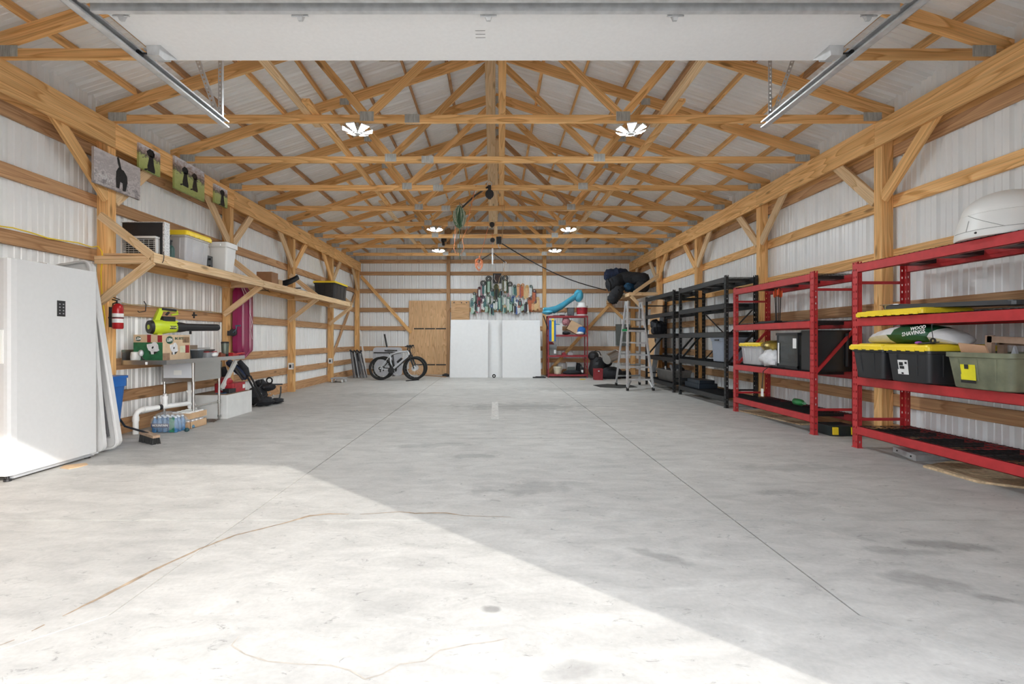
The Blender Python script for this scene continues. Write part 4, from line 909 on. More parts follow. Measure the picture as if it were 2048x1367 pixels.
wx, wy = -4.24, 5.74
for i in range(5):
    for j in range(3):
        x, y = wx + .033 + i * .064, wy + .03 + j * .064; mb = MB(); mb.lathe((x, y, .002), [(.024, 0), (.031, .01), (.029, .06), (.031, .09), (.030, .13), (.013, .165), (.013, .18)], 12)
        o = part('bottle', mb, BOT, t, True); mb = MB(); mb.lathe((x, y, .18), [(.015, 0), (.015, .014), (.012, .016)], 10); part('cap', mb, CAPB, o)
FILM = pm('shrink_film', (.75, .80, .84), .12, 0, .1, 14, alpha=.22, bump=.6)
mb = crumple((wx + .16, wy + .094, .115), (.215, .15, .135), 77, 20, 10, .13, zmin=.001); part('film', mb, FILM, t, True)
mb = MB(); mb.prism([(wx + .012, wy - .008, .065), (wx + .235, wy - .008, .065), (wx + .235, wy - .008, .115), (wx + .012, wy - .008, .115)], (0, .002, 0)); part('name_band', mb, pm('band_navy', (.015, .04, .12), .4), t)
text('MOUNTAIN', t, (wx + .124, wy - .0095, .09), .036, WHITE, bold=.0008)
mb = MB(); mb.prism([(wx + .237, wy - .008, .01), (wx + .30, wy - .008, .01), (wx + .30, wy - .008, .19), (wx + .237, wy - .008, .19)], (0, .002, 0)); part('green_band', mb, pm('band_green', (.03, .20, .12), .4, 0, .5, 30), t)
t = thing('can_tray', 'cardboard tray of white topped cans beside the water pack', 'can tray')
cx, cy = -4.02, 6.13
mb = MB(); mb.box(cx - .14, cx + .12, cy - .16, cy + .18, 0, .004); mb.box(cx + .116, cx + .12, cy - .16, cy + .18, 0, .09); mb.box(cx - .14, cx - .136, cy - .16, cy + .18, 0, .09); mb.box(cx - .14, cx + .12, cy - .16, cy - .156, 0, .09); mb.box(cx - .14, cx + .12, cy + .176, cy + .18, 0, .09); part('tray', mb, CARD, t)
for lv in range(2):
    for i in range(3):
        for j in range(4):
            x, y = cx - .10 + i * .08, cy - .115 + j * .085; mb = MB(); mb.lathe((x, y, .005 + lv * .105), [(.032, 0), (.038, .008), (.038, .085), (.036, .09), (.036, .10)], 12); part('can', mb, WHITE if lv else GALV, t, True)
mb = MB(); mb.box(cx + .117, cx + .122, cy - .16, cy + .18, .125, .20); mb.box(cx - .14, cx + .122, cy - .165, cy - .160, .125, .20); part('upper_tray_wall', mb, CARD, t)
for i, (px, py, m) in enumerate(((357, 862, pm('teal_plastic', (.05, .25, .35), .4)), (374, 863, pm('dark_teal', (.015, .06, .07), .5)), (385, 856, pm('blue_grey', (.07, .16, .24), .4)))):
    d = H * F / (py - CY); c = V((px - CX) * d / F, d, .025); mb = crumple(c, (.03, .028, .025), 90 + i, 10, 6, .3, zmin=0); solo('crushed_bottle', ['light blue', 'dark teal', 'blue grey'][i] + ' scrap of crushed bottle in front of the cans', 'litter', mb, m, 'crushed bottle scraps under the sink', smooth=True)
t = thing('chest_box', 'low white box on the floor past the sink, full of tools on top', 'box')
X0, X1, Y0, Y1 = -4.42, -3.88, 6.78, 7.45
mb = MB(); mb.rbox(X0, X1, 6.40 + .36, Y1, .0, .34, .01, 2); part('body', mb, pm('box_white', (.70, .71, .70), .5, 0, .05, 8), t)
mb = MB(); mb.box(X0, X1 - .01, 6.77, Y1 - .01, .34, .345); part('top_sheet', mb, pm('top_brown', (.25, .18, .12), .8, 0, .3), t)
t = thing('power_tool', 'red motor tool case on the low white box', 'tool')
mb = MB(); mb.rbox(-4.25, -3.95, 7.05, 7.40, .345, .48, .03, 3); part('body', mb, pm('tool_red', (.36, .02, .03), .4, 0, .2, 20), t)
mb = crumple((-4.12, 7.12, .50), (.11, .10, .08), 14, 12, 7, .2, zmin=.47); part('motor', mb, pm('tool_red', 0), t, True)
mb = MB(); mb.rbox(-4.05, -3.94, 6.93, 7.10, .345, .41, .01, 2); part('battery', mb, BLACK, t)
mb = MB(); mb.box(-3.944, -3.943, 7.0, 7.06, .365, .395); mb.box(-3.944, -3.943, 7.29, 7.36, .385, .445); part('sticker', mb, WHITE, t)
mb = MB(); pts = [P(412, 806, 6.6), P(420, 785, 6.9), P(445, 783, 7.0), P(455, 779, 7.1)]; pts[0] = V(-3.97, 6.9, .36); mb.tube([V(-4.1, 6.85, .352), V(-4.0, 6.92, .352), V(-3.95, 7.0, .352), V(-3.96, 7.15, .352)], .006, 6); solo('cable', 'blue cable lying across the low white box', 'cable', mb, pm('cable_blue', (.03, .10, .25), .5), smooth=True)
mb = MB(); pts = []
for i in range(28): a_ = i * .5; pts.append(V(-3.98 + .09 * math.cos(a_), 6.45 + .07 * math.sin(a_) + i * .004, .008 + .0006 * i))
mb.tube(pts, .006, 6); solo('cable', 'loop of brown cable on the floor at the sink leg', 'cable', mb, pm('cable_brown', (.09, .06, .045), .6), smooth=True)
# leaning white plank, black folded seats, camera rig and backpack
a_ = V(-4.05, 7.0, .36); mb = MB(); mb.beam(P(443, 778, 6.95), P(471, 722, 7.3), .075, .03, up=(0, 1, 0)); solo('white_plank', 'white board leaning from the low white box to the sink edge', 'board', mb, pm('plank_white', (.66, .66, .64), .6, 0, .08))
t = thing('folded_stroller', 'black folded frame with padded seat leaning past the sink', 'folding frame')
for a_, b_, r_ in (((455, 722, 7.45), (493, 757, 7.55), .05), ((478, 722, 7.5), (497, 752, 7.55), .04), ((448, 735, 7.45), (444, 770, 7.5), .04)):
    mb = MB(); p, q2 = P(*a_), P(*b_); mb.tube([p, (p + q2) / 2 + V(0, .05, -.01), q2], [r_, r_ * 1.3, r_ * .7], 10); part('pad', mb, NAVY if r_ > .045 else DARK, t, True)
for a_, b_ in (((472, 735, 7.4), (490, 755, 7.4)), ((494, 752, 7.5), (520, 800, 7.75)), ((501, 752, 7.5), (525, 795, 7.85)), ((460, 722, 7.3), (486, 760, 7.4))):
    mb = MB(); mb.tube([P(*a_), P(*b_)], .016, 8); part('frame_tube', mb, BLACK, t)
mb = MB(); mb.tube([P(450, 720, 7.3), P(453, 735, 7.3), P(456, 742, 7.3), P(462, 758, 7.3), P(464, 765, 7.35)], .006, 6); part('pull_cord', mb, pm('cord_cream', (.6, .45, .35), .7), t)
t = thing('camera_rig', 'pile of black straps, pads and clamps on the floor past the white box', 'gear')
base = V(-4.05, 8.15, 0)
for i, (dx, dy, dz, rx, ry, rz) in enumerate(((-.12, 0, .16, .16, .2, .16), (.0, .15, .30, .14, .14, .07), (.05, -.1, .08, .17, .15, .08), (-.15, .2, .35, .1, .12, .08), (.1, .2, .05, .16, .14, .05))):
    mb = crumple(base + V(dx, dy, dz), (rx, ry, rz), 60 + i, 14, 8, .3, zmin=0); part('pouch', mb, DARK, t, True)
for a_, b_ in ((V(.0, .0, .3), V(.22, .25, .34)), (V(-.2, -.2, .0), V(-.05, .05, .35)), (V(.15, .25, .02), V(.18, .28, .3)), (V(-.05, -.25, .0), V(.1, -.05, .2))):
    mb = MB(); mb.tube([base + a_, (base * 2 + a_ + b_) / 2 + V(.02, 0, .03), base + b_], .014, 8); part('clamp_arm', mb, BLACK, t)
mb = MB(); mb.ring(base + V(.06, .1, .42), .05, .014, 'y', 16, 6); mb.ring(base + V(-.06, .05, .40), .04, .012, 'x', 16, 6); part('strap_loop', mb, BLACK, t)
mb = MB(); 
for i in range(9): a2 = i * .7; mb.cyl(base + V(.15 * math.cos(a2), .16 * math.sin(a2), .12 + .03 * (i % 4)), base + V(.15 * math.cos(a2) + .02, .16 * math.sin(a2), .13 + .03 * (i % 4)), .014, n=8)
part('buckles', mb, GALV, t, kind='stuff')
# outlets, dolly
for k, lab in ((5, 'white power outlet box on the third left post'), (7, 'white power outlet box on the far left post near the dolly')):
    t = thing('power_outlet', lab, 'outlet', 'outlet boxes on the left posts'); y = TD(k) - .057; z = H - .585
    mb = MB(); mb.rbox(-4.50, -4.40, y - .045, y, z - .07, z + .07, .006, 1); part('box', mb, WHITE, t)
    mb = MB(); mb.box(-4.475, -4.43, y - .05, y - .045, z - .035, z + .035); part('socket', mb, BLACK, t)
    mb = MB(); mb.rbox(-4.41, -4.38, y - .045, y - .02, z - .05, z + .05, .004, 1); part('cover', mb, GREYP, t)
t = thing('floor_dolly', 'small flat dolly with casters beside the far left post', 'dolly')
mb = MB(); mb.box(-4.36, -4.02, 12.35, 12.72, .095, .125); part('deck', mb, GREYP, t)
for x in (-4.32, -4.06):
    for y in (12.39, 12.68): mb = MB(); mb.lathe((x, y, .04), [(.04, -.014), (.04, .014)], 14, 'x'); o = part('caster', mb, WHITE, t); mb = MB(); mb.box(x - .02, x + .02, y - .012, y + .012, .045, .095); part('fork', mb, GALV, o)
# ------------------------------------------------------------------ back wall
DW = DG - .019                       # inner face of the back girts
def W(px, py, d=DW - .02): return P(px, py, d)
def slabthing(name, label, cat, px0, px1, py0, py1, d, th, mat, par=None):
    a, b2 = P(px0, py1, d), P(px1, py0, d); mb = MB(); mb.box(a.x, b2.x, d - th, d, max(0, a.z), b2.z); return mb, a, b2
t = thing('plywood_sheet', 'tall plywood sheet with two black strips against the back wall', 'plywood')
m, a, b2 = slabthing('', '', '', 818, 894, 601, 752, DW, .018, PLY)
mb = MB(); mb.box(a.x, b2.x, DW - .018, DW - .001, 0, b2.z); o = part('sheet', mb, PLY, t)
# upright grain: turn the sheet so that its own x axis is vertical
o.data.transform(Matrix.Rotation(math.pi / 2, 4, 'Y')); o.rotation_euler = (0, -math.pi / 2, 0)
for py in (657, 729):
    for i in range(3):
        p, q2 = P(828 + i * 22, py + 1, DW - .02), P(848 + i * 22, py - 1.2, DW - .02); mb = MB(); mb.box(p.x, q2.x, DW - .028, DW - .018, p.z, q2.z); part('black_strip', mb, BLACK, t)
mb = MB(); a, b2 = P(902, 640, DW), P(939, 601, DW); mb.box(a.x, b2.x, DW - .016, DW - .001, a.z - .25, b2.z); t = thing('plywood_sheet', 'small plywood offcut between the back post and the ribbons', 'plywood'); part('sheet', mb, PLY, t)
for px in (908, 923, 933): mb = MB(); p = P(px, 605, DW - .018); mb.lathe(p, [(.02, -.004), (.02, .004)], 8, 'y'); part('screw_plate', mb, BLACK, t)
FOAM = pm('foam_board', (.74, .74, .74), .7, 0, .02, 12)
def leanboard(px0, px1, d0, d1, ztop_, label, th=.05):
    x0, x1 = (px0 - CX) * d0 / F, (px1 - CX) * d0 / F; mb = MB()
    mb.hexa([(x0, d0, .0), (x1, d0, 0), (x1, d0 + th, 0), (x0, d0 + th, 0)], [(x0, d1, ztop_), (x1, d1, ztop_), (x1, d1 + th, ztop_), (x0, d1 + th, ztop_)])
    t = thing('insulation_board', label, 'foam board', 'white foam boards leaning at the back'); part('board', mb, FOAM, t)
    mb = MB(); y = d0 - .001; mb.hexa([(x0 + .004, d0 - .002, .0), (x0 + .012, d0 - .002, 0), (x0 + .012, d0, 0), (x0 + .004, d0, 0)], [(x0 + .004, d1 - .002, ztop_), (x0 + .012, d1 - .002, ztop_), (x0 + .012, d1, ztop_), (x0 + .004, d1, ztop_)]); part('edge_line', mb, GREYP, t)
leanboard(899, 976, 14.0, 14.35, 1.75, 'left of the two wide white foam boards at the back')
leanboard(1004, 1082, 14.0, 14.35, 1.735, 'right of the two wide white foam boards at the back')
leanboard(972, 1008, 14.14, 14.5, 1.745, 'narrow white foam board set back between the two wide ones')
t = thing('caster_wheel', 'small black wheel on the floor between the foam boards', 'wheel')
mb = MB(); mb.lathe((-.03, 13.93, .055), [(.055, -.018), (.055, .018)], 18, 'y'); part('tyre', mb, RUB, t); mb = MB(); mb.lathe((-.03, 13.93, .055), [(.02, -.022), (.02, .022)], 12, 'y'); part('hub', mb, WHITE, t)
mb = MB(); mb.box(1.12, 1.50, 13.80, 13.90, 0, .035); mb.box(1.2, 1.45, 13.82, 13.88, .035, .05); solo('floor_mat', 'flat black bar on the floor right of the foam boards', 'bar', mb, BLACK)
mb = MB(); mb.rbox(-1.62, -1.42, 14.3, 14.5, 0, .07, .03, 2); mb.ball((-1.52, 14.4, .07), (.07, .07, .03), 10, 6); solo('rubber_block', 'black lump at the foot of the back post by the plywood', 'block', mb, BLACK)
for i, (a_, b_, lab) in enumerate((((836, 748), (892, 752), 'thin brown lath on the floor under the plywood'), ((812, 760), (838, 758), 'loose thin rod on the floor in front of the bicycle'))):
    mb = MB(); d = H * F / (a_[1] - CY + 2); d2 = H * F / (b_[1] - CY + 2); mb.beam(V((a_[0] - CX) * d / F, d, .012), V((b_[0] - CX) * d2 / F, d2, .012), .022, .03); solo('lath', lab, 'lath', mb, PINE_D if i == 0 else BLACK)
# bicycles
def bike(dy, ox, fm, label, full=True):
    D = 13.1 + dy; t = thing('bicycle', label, 'bicycle', 'bicycles in front of the plywood')
    q = lambda px, py, o=0: P(px + ox, py, 13.1) + V(0, dy + o, 0)
    ra, fa = q(761, 736.4), q(828.5, 736.4); rw = ra.z - .016
    for nm, c in (('wheel', ra), ('wheel', fa)):
        mb = MB(); mb.ring(c, rw - .012, .027, 'y', 36, 8); w = part('tyre', mb, RUB, t, True)
        mb = MB(); mb.ring(c, rw - .045, .012, 'y', 36, 6); part('rim', mb, BLACK if full else GALV, w, True)
        mb = MB()
        for k in range(16): a_ = k * math.pi / 8; mb.cyl(c + V(0, .015 * (-1) ** k, 0), c + V((rw - .05) * math.cos(a_), 0, (rw - .05) * math.sin(a_)), .0018, n=4)
        mb.cyl(c + V(0, -.05, 0), c + V(0, .05, 0), .018, n=10); mb.lathe(c, [(.075, -.032), (.075, -.030)], 18, 'y'); part('spokes', mb, GALV, w, kind='stuff')
    bb, st, ht, hb = q(783, 740), q(780, 709), q(815, 702), q(818, 709)
    mb = MB(); mb.tube([bb, hb], .03, 10); part('down_tube', mb, fm, t, True)
    mb = MB(); mb.tube([st, q(797, 704), ht], .023, 10); part('top_tube', mb, fm if not full else fm, t, True)
    mb = MB(); mb.tube([bb, st], .021, 10); part('seat_tube', mb, fm, t, True)
    mb = MB(); mb.tube([ht + (ht - hb) * .2, hb], .023, 10); part('head_tube', mb, fm, t, True)
    for o in (-.05, .05):
        mb = MB(); mb.tube([bb + V(0, o * .4, 0), ra + V(0, o, 0)], .011, 8); mb.tube([st + V(0, o * .4, -.02), ra + V(0, o, 0)], .010, 8); part('rear_stay', mb, fm, t, True)
        mb = MB(); mb.tube([hb + V(.01, o, -.01), hb + (fa - hb) * .45 + V(0, o, 0)], .020, 8); mb.tube([hb + (fa - hb) * .4 + V(0, o, 0), fa + V(0, o, 0)], .016, 8); part('fork_leg', mb, BLACK, t, True)
    mb = MB(); mb.tube([st, q(778, 704)], .013, 8); part('seat_post', mb, BLACK, t)
    sa = q(779, 701.5); mb = MB()
    mb.hexa([sa + V(-.12, -.07, -.01), sa + V(.0, -.045, -.02), sa + V(.14, -.018, -.01), sa + V(.14, .018, -.01), sa + V(.0, .045, -.02), sa + V(-.12, .07, -.01)], [sa + V(-.13, -.075, .035), sa + V(.0, -.05, .01), sa + V(.145, -.02, .02), sa + V(.145, .02, .02), sa + V(.0, .05, .01), sa + V(-.13, .075, .035)]); part('saddle', mb, BLACK, t)
    hbz = q(816, 693.5); mb = MB(); mb.tube([ht, hbz], .016, 8); mb.tube([hbz + V(-.02, -.30, .02), hbz + V(.02, -.12, .0), hbz + V(.03, 0, 0), hbz + V(.02, .12, 0), hbz + V(-.02, .30, .02)], .013, 8); part('handlebar', mb, BLACK, t, True)
    for o in (-.25, .25): mb = MB(); mb.tube([hbz + V(-.01, o, .02), hbz + V(.06, o, .03), hbz + V(.08, o * .7, -.04)], .010, 6); mb.ball(hbz + V(.03, o, .03), (.03, .03, .03), 8, 6); part('brake_lever', mb, BLACK, t)
    mb = MB(); mb.tube([hbz + V(.03, -.1, 0), hbz + V(.14, -.1, -.03), hbz + V(.15, -.05, -.14), hb + V(.05, 0, -.02)], .004, 5); part('brake_cable', mb, BLACK, t)
    mb = MB(); mb.lathe(bb, [(.09, -.05), (.09, -.042)], 20, 'y'); part('chainring', mb, BLACK, t)
    mb = MB(); mb.beam(bb + V(0, -.06, 0), bb + V(.07, -.06, -.14), .02, .012); mb.box(bb.x + .04, bb.x + .12, bb.y - .15, bb.y - .06, bb.z - .155, bb.z - .135); part('crank', mb, BLACK if full else GALV, t)
    mb = MB(); mb.beam(bb + V(0, .06, 0), bb + V(-.07, .06, .14), .02, .012); mb.box(bb.x - .12, bb.x - .04, bb.y + .06, bb.y + .15, bb.z + .135, bb.z + .155); part('crank', mb, BLACK, t)
    mb = MB(); mb.lathe(ra, [(.05, -.045), (.035, -.02)], 16, 'y'); mb.box(ra.x - .01, ra.x + .02, ra.y - .05, ra.y - .03, ra.z - .10, ra.z); part('derailleur', mb, BLACK, t)
    if full:
        c2 = bb + (hb - bb) * .5 + V(-.02, 0, .06); mb = MB(); mb.tube([c2 - (hb - bb) * .13, c2 + (hb - bb) * .13], .032, 10); part('bottle_cage', mb, BLACK, t)
    return t
bike(0, 0, pm('bike_silver', (.66, .68, .72), .3, .15, .05), 'silver mountain bicycle in front, leaning at the back wall')
bike(.42, -1.0, pm('bike_dark', (.05, .05, .055), .4), 'darker bicycle standing behind the silver one', False)
# left corner things
t = thing('folding_table', 'grey plastic folding table folded behind the bicycles', 'table')
a, b2 = P(746, 752, 14.75), P(804, 694, 14.75); pg = pm('pale_plastic', (.55, .56, .60), .5, 0, .04)
mb = MB(); pts = []
for cx, cz, a0 in ((b2.x - .1, b2.z - .1, 0), (a.x + .1, b2.z - .1, 90), (a.x + .1, .1, 180), (b2.x - .1, .1, 270)):
    for k in range(5): an = math.radians(a0 + 22.5 * k); pts.append((cx + .1 * math.cos(an), 14.75, cz + .1 * math.sin(an)))
mb.prism(pts, (0, .05, 0)); part('panel', mb, pg, t)
for k in range(5): x = a.x + (b2.x - a.x) * (k + .5) / 5; mb = MB(); mb.box(x - .02, x + .02, 14.735, 14.75, .12, b2.z - .20); part('rib', mb, pg, t)
mb = MB(); mb.box(a.x + .03, b2.x - .03, 14.725, 14.75, b2.z - .185, b2.z - .155); part('slot', mb, BLACK, t)
mb = MB(); mb.tube([P(769, 668, 15.0), P(775, 700, 14.95), P(780, 750, 14.9)], .028, 10); solo('garden_tool', 'black-handled tool standing behind the grey folded table', 'tool', mb, BLACK)
mb = MB(); p, q2 = P(720, 660, 15.02), P(733, 752, 14.7); q2.z = 0; mb.beam(p, q2, .05, .035, up=(0, 1, 0)); solo('trim_strip', 'narrow white strip leaning in the left back corner', 'strip', mb, WHITE)
t = thing('camp_chairs', 'bundle of folded grey camp chair poles in the left back corner', 'folding chair')
for i in range(9):
    p = P(701 + i * 2.6, 702 + (i * 7) % 5, 13.95 + .06 * (i % 3)); q2 = P(708 + i * 3.2, 755, 13.8 + .06 * (i % 3)); q2.z = .01
    mb = MB(); mb.tube([p, q2], .018, 8); part('pole', mb, GREYP if i % 2 else pm('pole_dark', (.09, .09, .10), .5), t)
    mb = MB(); mb.ball(p + V(0, 0, .02), (.035, .03, .03), 8, 6); part('joint', mb, BLACK, t)
mb = crumple(P(716, 728, 14.05), (.14, .06, .36), 12, 12, 8, .1); part('seat_cloth', mb, pm('cloth_charcoal', (.05, .05, .055), .8), t, True)
# prize ribbons
RC = {'black': (.012, .012, .013), 'green': (.035, .075, .03), 'olive': (.10, .105, .045), 'mint': (.42, .60, .50), 'teal': (.05, .16, .16), 'white': (.72, .76, .74), 'maroon': (.10, .012, .02), 'pink': (.36, .09, .12), 'grey': (.40, .45, .46), 'orange': (.55, .12, .025), 'peach': (.78, .42, .20), 'gold': (.80, .55, .25), 'blue': (.06, .13, .38), 'purple': (.08, .03, .08), 'mauve': (.38, .22, .25)}
rm = lambda c: pm('ribbon_' + c, RC[c], .45, 0, .15, 30)
RIB = [(440, 310, 70, 620, 'black', 'mauve', 'white'), (570, 205, 72, 590, 'black', 'green', 'green'), (970, 195, 75, 560, 'black', 'olive', 'green'), (1085, 340, 65, 650, 'black', 'mauve', 'grey'), (345, 435, 40, 670, 'maroon', 'maroon', 'black'),
 (225, 565, 40, 800, 'black', 'white', 'black'), (180, 710, 40, 890, 'teal', 'teal', 'teal'), (755, 400, 66, 720, 'olive', 'olive', 'green'), (650, 480, 45, 640, 'black', 'grey', 'teal'), (880, 480, 38, 640, 'black', 'teal', 'grey'), (1195, 385, 38, 620, 'black', 'mint', 'teal'),
 (565, 610, 36, 820, 'green', 'mint', 'green'), (830, 630, 36, 1000, 'green', 'grey', 'teal'), (955, 620, 36, 850, 'black', 'mint', 'grey'), (760, 730, 40, 970, 'black', 'grey', 'teal'), (1110, 785, 40, 1020, 'teal', 'mint', 'green'), (1205, 840, 42, 1070, 'black', 'white', 'blue'),
 (440, 650, 40, 800, 'purple', 'purple', 'teal'), (1325, 730, 36, 870, 'maroon', 'maroon', 'maroon'), (1560, 690, 42, 1010, 'maroon', 'orange', 'orange'), (1672, 500, 46, 800, 'maroon', 'orange', 'maroon'), (1590, 390, 36, 660, 'teal', 'white', 'green'), (1290, 365, 42, 660, 'peach', 'peach', 'pink'), (1390, 360, 44, 680, 'peach', 'orange', 'gold'), (1495, 395, 42, 710, 'gold', 'gold', 'peach'), (1750, 680, 40, 980, 'gold', 'gold', 'peach'),
 (340, 690, 44, 860, 'pink', 'pink', 'maroon'), (190, 890, 26, 1070, 'mint', 'mint', 'green'), (255, 800, 24, 1000, 'black', 'white', 'teal'), (325, 860, 34, 1040, 'pink', 'pink', 'mauve'), (415, 780, 28, 970, 'mauve', 'mauve', 'white'), (530, 850, 30, 1030, 'green', 'mint', 'green'), (640, 870, 44, 1095, 'blue', 'mint', 'teal'), (960, 870, 38, 1050, 'gold', 'mint', 'olive'), (1300, 880, 34, 1065, 'orange', 'white', 'grey'), (1400, 840, 30, 990, 'mint', 'mint', 'purple'), (1480, 800, 40, 1035, 'black', 'black', 'white'), (1255, 740, 34, 910, 'blue', 'white', 'blue'), (1165, 640, 32, 830, 'blue', 'blue', 'white'), (1045, 670, 30, 1020, 'mint', 'mint', 'teal'), (490, 740, 30, 900, 'teal', 'teal', 'grey'), (700, 770, 28, 960, 'green', 'teal', 'mint'), (1650, 800, 24, 980, 'peach', 'peach', 'gold')]
rows = {}
for r_ in RIB: rows.setdefault(0 if r_[1] < 460 else 1 if r_[1] < 720 else 2, []).append(r_)
ORD = ['first', 'second', 'third', 'fourth', 'fifth', 'sixth', 'seventh', 'eighth', 'ninth', 'tenth', 'eleventh', 'twelfth', 'thirteenth', 'fourteenth', 'fifteenth', 'sixteenth', 'seventeenth', 'eighteenth', 'nineteenth', 'twentieth', 'twenty-first', 'twenty-second']
for ri, lst in rows.items():
    for oi, (zx, zy, zr, zb, c0, c1, c2) in enumerate(sorted(lst)):
        sc = 12.047; d = DW - .035 - .03 * ri - .004 * (oi % 3); c = P(930 + zx / sc, 540 + zy / sc, d); k = d / F / sc; r = zr * k; bot = P(930, 540 + zb / sc, d).z
        t = thing('prize_ribbon', '%s prize ribbon with %s streamers, %s from the left in the %s row' % (c0, c1, ORD[oi], ('top', 'middle', 'bottom')[ri]), 'ribbon', 'prize ribbons hung on the back wall')
        mb = MB(); vs = [(c.x, c.y - .02, c.z)]; n = 28
        for i in range(n): a_ = 2 * math.pi * i / n; q_ = r * (1 if i % 2 else .94); vs.append((c.x + q_ * math.cos(a_), c.y - (.012 if i % 2 else 0), c.z + q_ * math.sin(a_)))
        vs.append((c.x, c.y + .006, c.z)); mb.add(vs, [(0, 1 + i, 1 + (i + 1) % n) for i in range(n)] + [(n + 1, 1 + (i + 1) % n, 1 + i) for i in range(n)]); o = part('rosette', mb, rm(c0), t)
        if r > .04:
            mb = MB(); mb.lathe(c + V(0, -.021, 0), [(r * .66, 0), (r * .66, -.002), (r * .58, -.003), (r * .58, 0)], 20, 'y', cap=False); part('ring', mb, rm('white' if c0 in ('black', 'maroon', 'teal') else c1), o)
        mb = MB(); mb.lathe(c + V(0, -.024, 0), [(r * .28, 0), (r * .28, -.004), (r * .15, -.006)], 14, 'y'); part('button', mb, rm('white' if (oi + ri) % 3 else c1), o)
        w = max(.030, r * .40)
        for j, (cc, dx, sl) in enumerate(((c1, -w * .95, -.06), (c2, w * .95, .07), (('white', 'teal', 'mint', 'black', 'white')[(oi + ri) % 5] if c1 not in ('peach', 'gold', 'orange') else c1, 0, 0.0))):
            mb = MB(); top = c.z - r * .3; L = (top - bot) * (1 if j < 2 else .86); bt = top - L; x0 = c.x + dx; x1 = x0 + sl * L; yy = c.y - .005 * j + .006
            mb.prism([(x0 - w, yy, top), (x1 - w, yy - .01, bt + .03), (x1, yy - .01, bt), (x1 + w, yy - .01, bt + .03), (x0 + w, yy, top)], (0, .003, 0)); part('streamer', mb, rm(cc), t)
t = thing('plaque', 'square dark plaque hung at the top centre of the ribbons', 'plaque')
a, b2 = P(986, 566.5, DW - .02), P(1002.6, 546.6, DW - .02); mb = MB(); mb.box(a.x, b2.x, DW - .05, DW - .02, a.z, b2.z); part('board', mb, BLACK, t)
mb = MB(); mb.rbox(a.x + .05, b2.x - .05, DW - .056, DW - .05, a.z + .05, b2.z - .05, .002, 1); part('face', mb, pm('plaque_face', (.05, .02, .014), .4, 0, .6, 20), t)
mb = MB(); mb.tube([(a.x + .06, DW - .06, b2.z - .04), (a.x + .04, DW - .06, a.z + .15), (a.x + .1, DW - .06, a.z + .05)], .006, 5); part('loop', mb, WHITE, t)
# red steel shelf unit -------------------------------------------------
t = thing('shelf_unit', 'dark red four-shelf steel unit against the back wall', 'shelf unit')
SX0, SX1, SY0, SY1 = 1.58, 2.78, 13.95, 14.40
LV = [P(0, y, SY0).z for y in (631, 669, 710, 751)]; LV[3] = .10
for x in (SX0, SX1 - .035):
    for y in (SY0, SY1 - .035):
        mb = MB(); mb.box(x, x + .035, y, y + .003, 0, LV[0]); mb.box(x if x == SX0 else x + .032, x + .003 if x == SX0 else x + .035, y, y + .035, 0, LV[0]); part('post', mb, REDD, t)
for z in LV: mb = MB(); mb.box(SX0 + .004, SX1 - .004, SY0 + .003, SY1 - .003, z - .004, z); mb.box(SX0 - .002, SX1 + .002, SY0 - .003, SY0, z - .055, z); mb.box(SX0 + .004, SX1 - .004, SY1 - .006, SY1 - .003, z - .05, z); part('shelf', mb, REDD, t)
mb = MB(); mb.beam((SX1 - .02, SY0 + .02, LV[2] - .4), (SX1 - .15, SY0 + .02, LV[2] - .05), .02, .003); part('gusset', mb, REDD, t)
SKY = pm('sky_blue_plastic', (.07, .36, .52), .3, 0, .08)
t = thing('slide_sled', 'curved sky blue plastic slide resting on the red shelf unit', 'slide')
vs = []; fs = []; path = [(1087, 625, .16), (1095, 625.5, .17), (1110, 622, .13), (1125, 614, .13), (1140, 604, .14), (1152, 596, .15), (1162, 590, .13)]
for i, (px, py, hw) in enumerate(path):
    c = P(px, py, 14.12)
    if i < 2: c.z = max(c.z, LV[0] + .06)
    for a_ in range(9):
        th = math.pi * (1 + a_ / 8); vs.append((c.x + .05 * math.sin(th) * (1 if i > 3 else .3), c.y + hw * math.cos(th), c.z + .14 + .21 * math.sin(th) * (.6 if i < 2 else 1)))
for i in range(len(path) - 1): fs += [(i * 9 + j, i * 9 + j + 1, i * 9 + j + 10, i * 9 + j + 9) for j in range(8)]
o0 = len(vs); mb = MB(); mb.add(vs + [Vector(v) + V(0, 0, .014) for v in vs], fs + [tuple(k + o0 for k in f)[::-1] for f in fs] + [(i * 9, (i + 1) * 9, (i + 1) * 9 + o0, i * 9 + o0) for i in range(6)] + [(i * 9 + 8, i * 9 + 8 + o0, (i + 1) * 9 + 8 + o0, (i + 1) * 9 + 8) for i in range(6)]); part('trough', mb, SKY, t, True)
mb = MB(); mb.ball(P(1157, 591, 14.12), (.15, .15, .19), 14, 10, .04, random.Random(1)); part('rounded_head', mb, SKY, t, True)
mb = MB(); mb.ball(P(1095, 624, 14.1), (.17, .16, .075), 14, 8); part('toe', mb, SKY, t, True)
mb = MB(); mb.beam(P(1087, 631, 13.9), P(1096, 658, 13.93), .03, .02); solo('strap', 'black strap hanging off the left end of the red shelf unit', 'strap', mb, BLACK)
t = thing('paint_bucket', 'white bucket with red label on top of the red shelf unit', 'bucket')
c = P(1164, 629, 14.15); c.z = LV[0]; mb = MB(); mb.lathe(c, [(.14, 0), (.155, .02), (.165, .27), (.175, .275), (.175, .31), (.12, .315), (.12, .40), (.10, .41)], 22); part('pail', mb, WHITE, t, True)
mb = MB(); mb.lathe(c, [(.1575, .05), (.160, .052), (.168, .25), (.1655, .252)], 22, cap=False); o = part('label_band', mb, pm('label_red', (.30, .01, .02), .5, 0, .5, 9), t, True)
